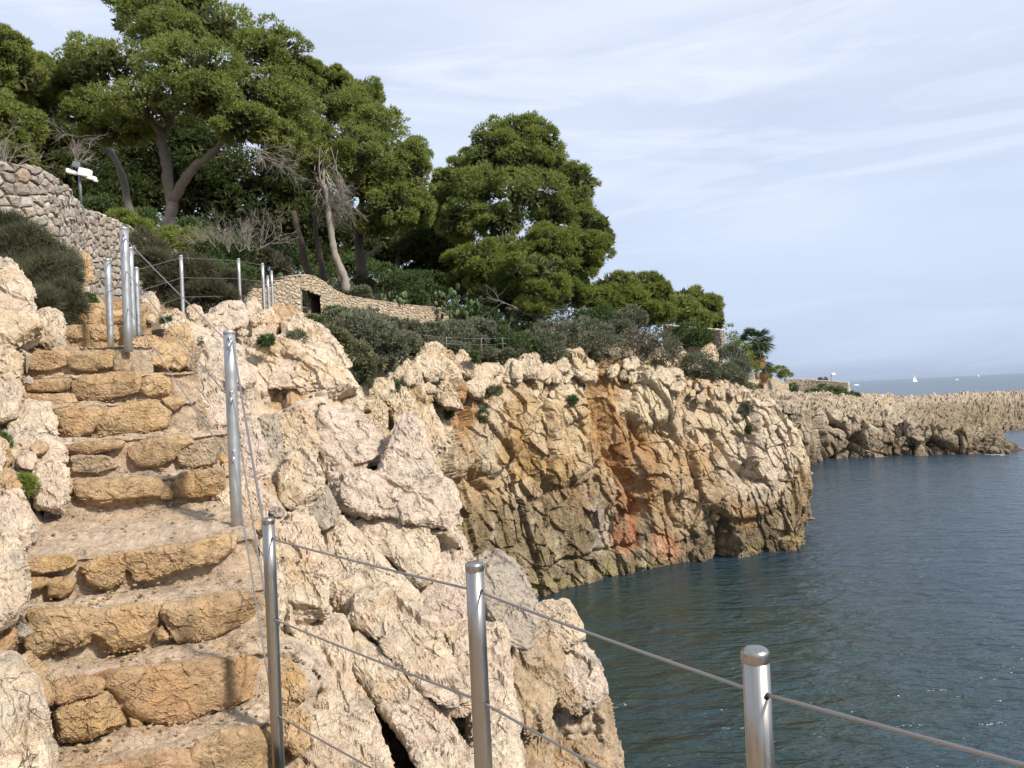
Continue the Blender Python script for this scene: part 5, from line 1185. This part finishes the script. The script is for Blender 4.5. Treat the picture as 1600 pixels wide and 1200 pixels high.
bl = [('broad grey-green bush spilling down beside the gateway rocks', [(555, 520, 42, 30, 22), (590, 535, 40, 30, 22.5), (610, 555, 26, 22, 23), (535, 505, 30, 22, 22.5), (575, 505, 36, 22, 23)], M_OLIVE, 1.), ('yellowish bush at the edge of the big cracked block', [(515, 530, 26, 20, 20), (545, 550, 30, 20, 20.5), (575, 572, 26, 14, 21)], M_OLIVY, .9), ('green bush in front of the gateway opening', [(488, 506, 22, 12, 25), (524, 494, 24, 12, 26), (508, 508, 26, 12, 24.5)], M_GREEN, .9),
      ('brownish dry bush in the middle below the stone wall', [(590, 508, 24, 14, 27), (612, 512, 22, 14, 28)], M_DRY, 1.), ('grey-green bush behind the wire fence, left part', [(640, 518, 30, 14, 34), (670, 521, 30, 14, 35)], M_OLIVE, 1.3), ('wide grey-green hedge bush behind the middle of the wire fence', [(705, 520, 34, 16, 37), (745, 518, 36, 17, 38), (725, 532, 40, 14, 37)], M_OLIVE, 1.4), ('dark bush at the right end of the wire fence', [(790, 535, 30, 22, 38.5), (815, 542, 30, 20, 38.5), (770, 525, 26, 18, 39)], M_GREEN, 1.3),
      ('grey bush hanging over the cliff edge at centre', [(845, 535, 36, 24, 39.5), (870, 520, 34, 22, 40.5), (850, 552, 36, 14, 39)], M_OLIVE, 1.4), ('large round grey-green bush right of centre on the cliff top', [(915, 525, 44, 26, 41.5), (940, 540, 34, 20, 41.5), (890, 540, 30, 18, 41)], M_OLIVE, 1.4), ('silvery rounded bush standing above the other cliff-top bushes', [(982, 502, 28, 20, 46), (970, 515, 24, 16, 45)], M_OLIVE, 1.5), ('dark grey shrub over the orange cleft end of the cliff', [(990, 540, 36, 24, 42.5), (1030, 545, 34, 26, 43)], M_DRY, 1.4),
      ('grey wind-blown shrub hanging down the cliff shoulder', [(1088, 572, 24, 22, 44.3), (1105, 582, 20, 16, 44.3)], M_OLIVE, 1.4), ('leafy dark shrub in front of the high wall corner', [(1075, 525, 26, 18, 55), (1095, 528, 20, 14, 55)], M_GREEN, 1.8), ('tall loose grey tree-shrub at the end of the cliff top', [(1140, 562, 20, 24, 50), (1140, 588, 24, 18, 48), (1152, 580, 16, 20, 49)], M_OLIVE, 1.6), ('bright green bush sloping down left of the palms', [(1138, 532, 16, 24, 75), (1156, 554, 18, 24, 75), (1172, 572, 15, 18, 76)], M_PINE2, 2.2),
      ('small bush growing on the cliff end above the water', [(1166, 640, 9, 12, 43.4), (1160, 646, 8, 9, 43.2)], M_OLIVE, .9), ('tiny green bush on the cream face near the cliff end', [(1169, 672, 4, 7, 42.6)], M_GREEN, .7), ('rounded green bush right of the palms', [(1215, 580, 14, 8, 125), (1228, 586, 10, 6, 126), (1205, 584, 8, 8, 124)], M_PINE2, 3.), ('dark bush by the person on the headland', [(1290, 610, 14, 9, 138), (1310, 612, 12, 7, 138), (1270, 614, 10, 6, 138)], M_GREEN, 3.), ('dark green hedge beside the far wall opening', [(1240, 606, 7, 7, 145)], M_GREEN, 3.), ('low dark bush strip trailing right on the headland', [(1330, 618, 14, 4, 132), (1312, 618, 14, 4, 132)], M_GREEN, 3.), ('small shrub poking over the farthest wall', [(1286, 594, 7, 4, 162)], M_OLIVE, 3.),
      ('dark green shrub under the low pine right of the drooping pine', [(1005, 502, 36, 18, 61), (1045, 510, 30, 14, 64), (965, 500, 26, 16, 60)], M_GREEN, 1.9),
      ('dark undergrowth behind the foot of the forked trunk', [(215, 355, 50, 26, 44), (290, 370, 50, 26, 44), (150, 335, 40, 26, 44)], M_GREEN, 1.7), ('dark undergrowth behind the dead grey shrub', [(360, 385, 50, 28, 44), (430, 405, 50, 28, 45)], M_GREEN, 1.7), ('dark undergrowth behind the bare leaning trunk', [(490, 430, 45, 26, 46), (545, 430, 45, 30, 47)], M_GREEN, 1.7), ('dark green shrub directly behind the large cactus', [(715, 465, 42, 26, 45), (755, 470, 34, 24, 45)], M_GREEN, 1.6),
      ('low grey bush under the left half of the wire fence', [(660, 540, 30, 10, 34.5), (700, 548, 34, 10, 35.5), (630, 532, 26, 12, 32.5)], M_OLIVE, 1.2), ('low grey bush under the right half of the wire fence', [(745, 550, 34, 10, 37), (790, 556, 34, 10, 38)], M_OLIVE, 1.2),
      ('dry yellow bush below the far curved wall', [(1180, 606, 14, 7, 110), (1165, 604, 10, 7, 108)], M_OLIVY, 2.4),
      ('bright yellow-green young pine behind the tall wall', [(190, 345, 26, 14, 26), (215, 360, 28, 16, 26), (245, 378, 26, 16, 26)], M_PINE2, 1.2), ('yellow-green shrub at the foot of the forked trunk', [(290, 380, 30, 18, 27), (265, 370, 22, 14, 28)], M_PINE2, 1.2), ('olive shrub beneath the dead grey twigs', [(330, 400, 34, 18, 26), (375, 395, 30, 16, 26.5), (350, 385, 28, 14, 27)], M_GREEN, 1.2), ('dark grey-brown shrub left of the gateway', [(425, 415, 30, 18, 31), (400, 405, 26, 16, 31)], M_BROOM, 1.3), ('green ivy spread on the slope behind the thin posts', [(350, 425, 34, 12, 24.5), (385, 432, 26, 12, 25)], M_GREEN, 1.),
      ('dark evergreen shrub under the rounded crown', [(590, 440, 40, 28, 42), (630, 450, 36, 24, 42), (560, 450, 26, 20, 41)], M_GREEN, 1.5), ('dark evergreen shrub left of the cactus', [(670, 450, 36, 26, 43), (640, 465, 30, 16, 42)], M_GREEN, 1.5), ('low dark shrub between the drooping pine and the cliff bushes', [(880, 495, 40, 20, 45), (930, 500, 36, 20, 46), (960, 505, 28, 18, 48)], M_GREEN, 1.5), ('dark shrub beneath the drooping pine boughs', [(770, 500, 34, 16, 41.5), (815, 510, 34, 14, 41), (745, 492, 24, 12, 41.5)], M_GREEN, 1.4), ('green shrub seen through the gateway', [(483, 470, 22, 26, 36)], M_GREEN, 1.2), ('green undergrowth at the base of the bare leaning trunk', [(560, 460, 24, 10, 37), (530, 448, 22, 10, 36)], M_OLIVE, 1.2)]
for i, (lab, lb, mt, s) in enumerate(bl):
    far = lb[0][4] > 60
    bush('bush', lab, lb, mt, 26 if not far else 14, 50 if not far else 30, 3, .12*s, .034*s, 100+i)
# broom shrubs close by
bush('broom_shrub', 'dark feathery shrub crowding the path below the tall wall', [(40, 400, 45, 40, 9.6), (70, 445, 48, 40, 9.2), (95, 480, 28, 32, 8.9), (20, 440, 40, 40, 9.4), (85, 420, 32, 36, 9.8), (0, 370, 36, 36, 10), (60, 485, 36, 26, 8.7)], M_BROOM, 30, 75, 5, .13, .0085, 201, .35, .7, subr=.36)
bush('broom_shrub', 'dark feathery shrub behind the thin pale posts', [(300, 440, 45, 34, 14.6), (345, 452, 34, 26, 15), (262, 440, 30, 36, 14.5), (320, 468, 44, 18, 14.2)], M_BROOM, 30, 60, 5, .16, .013, 202, .5, .5, subr=.42)
bush('broom_shrub', 'thin feathery shrub against the tall wall behind the steel posts', [(232, 400, 22, 40, 14.5), (245, 430, 22, 36, 14.3)], M_BROOM, 20, 50, 4, .16, .012, 203, .6, .5, subr=.42)
# small plants in the cracks
for i, (lab, x, y, rx, ry, d, mt) in enumerate([('dark tuft growing on top of the big cracked block', 465, 530, 15, 12, 10.8, M_OLIVE), ('small green tuft left of the dark tuft on the cracked block', 415, 532, 9, 9, 10.3, M_GREEN), ('round green cushion plant in the rocks left of the steps', 41, 757, 12, 16, 4.75, M_PINE2), ('small green plant at the foot of the tall wall', 140, 470, 12, 10, 11.5, M_GREEN), ('tiny green sprig at the far left among the rocks', 6, 690, 9, 12, 5.3, M_GREEN), ('green tuft beside the lone boulder at the upper steps', 262, 503, 10, 5, 9.6, M_GREEN), ('grey sprig at the left edge of the cliff gully', 563, 590, 8, 10, 22, M_GREEN), ('green weed in the gully left of the rusty cleft', 612, 605, 9, 14, 26.5, M_GREEN), ('green weed on the cliff below the fence', 742, 560, 6, 10, 33.5, M_GREEN), ('green weed trailing down the diagonal ledge', 768, 612, 16, 6, 34.5, M_OLIVY), ('green weed at the lower end of the diagonal ledge', 755, 650, 5, 12, 34, M_GREEN), ('small plant on the cream slab top', 893, 628, 7, 8, 37.5, M_GREEN), ('small plant beside the cliff shoulder', 1060, 595, 6, 6, 42, M_GREEN), ('green weed in the narrow cliff crack', 703, 645, 4, 10, 31.5, M_GREEN)]):
    bush('plant', lab, [(x, y, rx, ry, d)], mt, 14, 24, 4, .014*d**.8*.6, .0035*d**.8*.6, 300+i, .5, .6, 'plant', stems=False, subr=.5)

# prickly pears
def cactus(label, pads, d, seed):
    r = np.random.default_rng(seed); root = thing('prickly_pear', label, 'cactus', T_(pads[0][0], pads[0][1]+10, d))
    S, Fq = cube_sphere(6)
    for (x, y, s, tl) in pads:
        s *= d/F; c = T_(x, y, d+r.normal(0, .35)); yaw = r.uniform(-1.1, 1.1)
        V = S*np.array([s*.72, s*.16, s]); V[:, 0] *= 1-.25*(V[:, 2] < 0)*(-V[:, 2]/s)
        cy, sy = math.cos(yaw), math.sin(yaw); ct, st_ = math.cos(tl), math.sin(tl)
        V = V@np.array([[ct, 0, -st_], [0, 1, 0], [st_, 0, ct]]); V = V@np.array([[cy, sy, 0], [-sy, cy, 0], [0, 0, 1]])
        obj('pad', V+c, Fq, M_CACT, root)
    return root
rp_ = random.Random(4)
def padcloud(x0, x1, y0, y1, n, s=4.4): return [(rp_.uniform(x0, x1), rp_.uniform(y0, y1), s*rp_.uniform(.7, 1.25), rp_.gauss(0, .5)) for _ in range(n)]
cactus('large prickly pear cactus sprawling at the end of the stone wall', padcloud(680, 715, 455, 485, 34)+padcloud(705, 752, 465, 492, 36)+padcloud(690, 740, 480, 495, 18)+[(715, 448, 6, 0), (704, 455, 6, .2)], 40.5, 1)
cactus('small prickly pear just left of the large cactus', padcloud(608, 640, 458, 474, 12, 4.6)+[(634, 460, 6, 0)], 38, 2)
cactus('upright narrow prickly pear behind the wall', padcloud(592, 601, 448, 472, 8, 4.6), 37, 3)
cactus('few prickly pear pads left of the gateway', padcloud(432, 445, 430, 446, 6, 4), 30, 4)

# ------------------------------------------------------------------ security camera on its pole
cc = thing('security_camera', 'white security camera cluster on a grey pole behind the wall', 'camera', T_(126, 302, 20))
V, Fl = tube([T_(126.5, 318, 20), T_(124, 262, 20)], .035, 10); obj('pole', V, Fl, M_GPOLE, cc)
Rm = np.eye(3)
for nm, x, y, s, mt in (('camera_housing', 133, 270, (.28, .2, .2), M_WHITE), ('camera_housing', 143, 278, (.22, .14, .1), M_WHITE), ('junction_box', 112, 269, (.2, .16, .09), M_WHITE), ('junction_box', 107, 266, (.09, .1, .08), M_WHITE), ('floodlight', 119, 257, (.16, .1, .14), M_GPOLE), ('lens', 149, 282, (.1, .08, .06), M_WHITE)):
    V, Fl = cube_sphere(6); V = V*((abs(V)**14).sum(1)**(-1/14))[:, None]*np.array(s)/2; a = .25
    V = V@np.array([[math.cos(a), 0, -math.sin(a)], [0, 1, 0], [math.sin(a), 0, math.cos(a)]]); obj(nm, V+T_(x, y, 19.95), Fl, mt, cc, smooth=False)
V, Fl = tube([T_(106, 270, 20), T_(150, 279, 20)], .014, 6); obj('cross_arm', V, Fl, M_GPOLE, cc)

# ------------------------------------------------------------------ far things
def palm(label, base, h, fl, n, seed, rt, skirt):
    r = np.random.default_rng(seed); o = thing('palm_tree', label, 'palm tree', base)
    base = np.asarray(base, float); topp = base+np.array([0, 0, h])
    V, Fl = limb([base-np.array([0, 0, .5]), base+np.array([.05, 0, h*.5]), topp], rt, rt*.8, 12, 10, .02, seed); obj('trunk', V, Fl, M_BARK, o)
    for k in range(n+skirt):
        dead = k >= n; az = r.uniform(0, 6.28); el = r.uniform(-.35, 1.25) if not dead else r.uniform(-1.45, -1.0)
        L = fl*r.uniform(.8, 1.1); d0 = np.array([math.cos(az)*math.cos(el), math.sin(az)*math.cos(el), math.sin(el)])
        pt = [topp+np.array([0, 0, (0 if not dead else -r.uniform(0, 1.2))])]; dd = d0.copy()
        for s in range(5): dd = dd+np.array([0, 0, -.10]); dd /= np.linalg.norm(dd); pt.append(pt[-1]+dd*L*.5/5)
        c = pt[-1]; parts = [tube(pt, .03, 4, False)]
        S = np.cross(dd, [0, 0, 1.]); S /= np.linalg.norm(S)+1e-6; Up_ = np.cross(S, dd)
        a = np.linspace(-1.25, 1.25, 15); 
        D = np.array([math.cos(q)*dd+math.sin(q)*S+.15*Up_*r.normal() for q in a]); D[:, 2] -= .12
        V2 = []; f3 = []
        for q, dv in enumerate(D):
            sw = np.cross(dv, Up_)*.06*fl/2; V2 += [c-sw*.6, c+dv*L*.28+sw, c+dv*L*.5-np.array([0, 0, .1*L*abs(math.sin(a[q]))]), c+dv*L*.28-sw]; f3.append((4*q, 4*q+1, 4*q+2, 4*q+3))
        parts.append((np.array(V2), [np.array(f3)])); V, Fl = merge(parts); obj('dead_frond' if dead else 'frond', V, Fl, M_PALMD if dead else M_PALM, o, smooth=False)
palm('tall fan palm with brown skirt of dead fronds near the horizon', T_(1183, 586, 100), 4.2, 2.6, 54, 5, .3, 26)
palm('short fan palm right below the tall palm', T_(1193, 588, 104), 1.7, 1.7, 22, 6, .25, 8)
lm = thing('street_lamp', 'thin lamp post with white head above the farthest wall', 'lamp', T_(1299, 604, 156))
V, Fl = tube([T_(1299.5, 606, 156), T_(1298.5, 584, 156)], .09, 8); obj('pole', V, Fl, M_GPOLE, lm)
V, Fl = cube_sphere(5); V = V*((abs(V)**5).sum(1)**(-1/5))[:, None]*np.array((.42, .3, .28)); obj('lamp_head', V+T_(1301.5, 585, 156), Fl, M_WHITE, lm)
V, Fl = tube([T_(1298.4, 584, 156), T_(1300, 583.4, 156)], .06, 6); obj('arm', V, Fl, M_GPOLE, lm)
def person(label, foot, H, sit=False):
    bm_v = [(0, 0, .52), (0, 0, .66), (0, 0, .80), (0, 0, .86), (0, 0, .93), (-.055, 0, .50), (-.06, .02, .27), (-.06, 0, .03), (.055, 0, .50), (.065, -.03, .27), (.065, .02, .03), (-.11, 0, .80), (-.14, 0, .63), (-.13, -.05, .48), (.11, 0, .80), (.14, 0, .63), (.13, -.06, .50), (-.06, -.07, .015), (.065, -.05, .015), (0, 0, .985)]
    if sit: bm_v = [(x, (y if z > .5 else y-.5*(.52-z) if z > .26 else -.22), (z-.40 if z > .48 else .1 if z > .2 else .03)) for x, y, z in bm_v]
    E = [(0, 1), (1, 2), (2, 3), (3, 4), (0, 5), (5, 6), (6, 7), (0, 8), (8, 9), (9, 10), (2, 11), (11, 12), (12, 13), (2, 14), (14, 15), (15, 16), (7, 17), (10, 18), (4, 19)]
    R = [.075, .085, .08, .035, .062, .06, .042, .03, .06, .042, .03, .045, .032, .022, .045, .032, .022, .025, .025, .045]
    me = bpy.data.meshes.new('person'); me.from_pydata([(x*H, y*H, z*H) for x, y, z in bm_v], E, []); o = bpy.data.objects.new('person', me); col.objects.link(o)
    o.location = [float(v) for v in foot]; o.rotation_euler = (0, 0, .5)
    sk = o.modifiers.new('skin', 'SKIN'); 
    for v, q in zip(me.skin_vertices[0].data, R): v.radius = (q*H, q*H*.8)
    me.skin_vertices[0].data[0].use_root = True
    s = o.modifiers.new('sub', 'SUBSURF'); s.levels = 1; s.render_levels = 2
    me.materials.append(M_DARK); tag(o, label, 'person')
fp_ = T_(1246, 618, 128)
person('person in dark clothes standing by the far wall opening', fp_, 1.75)
person('person in dark clothes sitting on the headland skyline', T_(1428, 622, 200), 1.75, True)
def sea_pt(px, d): return PZ(px, d, 0.)
def sailboat(label, px, d, s):
    c = sea_pt(px, d); o = thing('sailboat', label, 'sailboat', c); S, Fq = cube_sphere(5)
    V = S*np.array([5.5, 1.5, .9])*s; V[:, 2] = np.minimum(V[:, 2], .7*s); obj('hull', V+c+np.array([0, 0, .3*s]), Fq, M_SAIL, o)
    V, Fl = tube([c, c+np.array([0, 0, 15*s])], .1*s, 6); obj('mast', V, Fl, M_GALV, o)
    for nm, t in (('main_sail', ((.2, 0, 1.5), (-5, 0, 1.6), (.2, 0, 14.5))), ('jib_sail', ((.6, 0, 1.2), (5, 0, 1.), (.6, 0, 12.5)))):
        a, b, e = [np.array(q)*s for q in t]; uu = np.linspace(0, 1, 6); V = []
        for i in uu:
            for j in uu: q = a*(1-i)*(1-0)+0*a; p_ = (a*(1-j)+b*j)*(1-i)+e*i; p_ = p_+np.array([0, .7*s*math.sin(math.pi*j)*(1-i), 0]); V.append(p_)
        V = np.array(V); V = np.concatenate([V, V+np.array([0, .05*s, 0])]); f = gridfaces(6, 6); obj(nm, V+c, np.concatenate([f, f[:, ::-1]+36]), M_SAIL, o)
sailboat('white sailing boat under full sail out at sea', 1430, 1900, 1.15)
sailboat('tiny white sail at the horizon near the right edge', 1529, 5200, 1.1)
def motorboat(label, px, d, s):
    c = sea_pt(px, d); o = thing('motor_boat', label, 'motor boat', c); S, Fq = cube_sphere(6)
    V = S*((abs(S)**3).sum(1)**(-1/3))[:, None]*np.array([5, 1.6, 1.1])*s; V[:, 2] = np.minimum(V[:, 2], .8*s); V[:, 1] *= np.clip(1.2-.12*np.maximum(V[:, 0]/s, 0), .3, 1)
    obj('hull', V+c+np.array([0, 0, .5*s]), Fq, M_WHITE, o); V, Fl = box(c+np.array([-.5*s, 0, 1.8*s]), (3*s, 2*s, 1.2*s)); obj('cabin', V, Fl, M_WHITE, o, smooth=False)
motorboat('white motor boat trailing a long wake left of the sails', 1338, 1500, 1.1)
motorboat('small white motor boat between the two sails', 1495, 1800, .8)
def foam(label, pts, wd, seed, z=.03):
    pts = spline(np.array(pts), 60); r = np.random.default_rng(seed); parts = []
    V = []; 
    for i, p_ in enumerate(pts):
        V += [p_+np.array([0, -wd*.5*(1+.4*r.normal()), z]), p_+np.array([0, wd*.5*(1+.4*r.normal()), z+.02])]
    o = obj('foam', np.array(V), gridfaces(60, 2), M_FOAM, None); tag(o, kind='stuff')
m = NT('sea_foam'); ff = m.ramp(m.noise(m.pos(), 2.2, 6, .7), [(.48, 0), (.60, 1)]); m.set(Base__Color=(.75, .77, .78), Roughness=.8, Alpha=ff); M_FOAM = m.m
foam('wake', [sea_pt(1300, 1560), sea_pt(1320, 1530), sea_pt(1336, 1503)], 9, 1)
foam('surf', [sea_pt(1540, 88.5), sea_pt(1552, 88), sea_pt(1566, 87.5)], 1.6, 3)
foam('surf', [sea_pt(838, 33.8), sea_pt(850, 33.5), sea_pt(862, 32.8)], 1.0, 4)
foam('surf', [sea_pt(905, 29.2), sea_pt(912, 28.2), sea_pt(922, 26.8)], .9, 5)
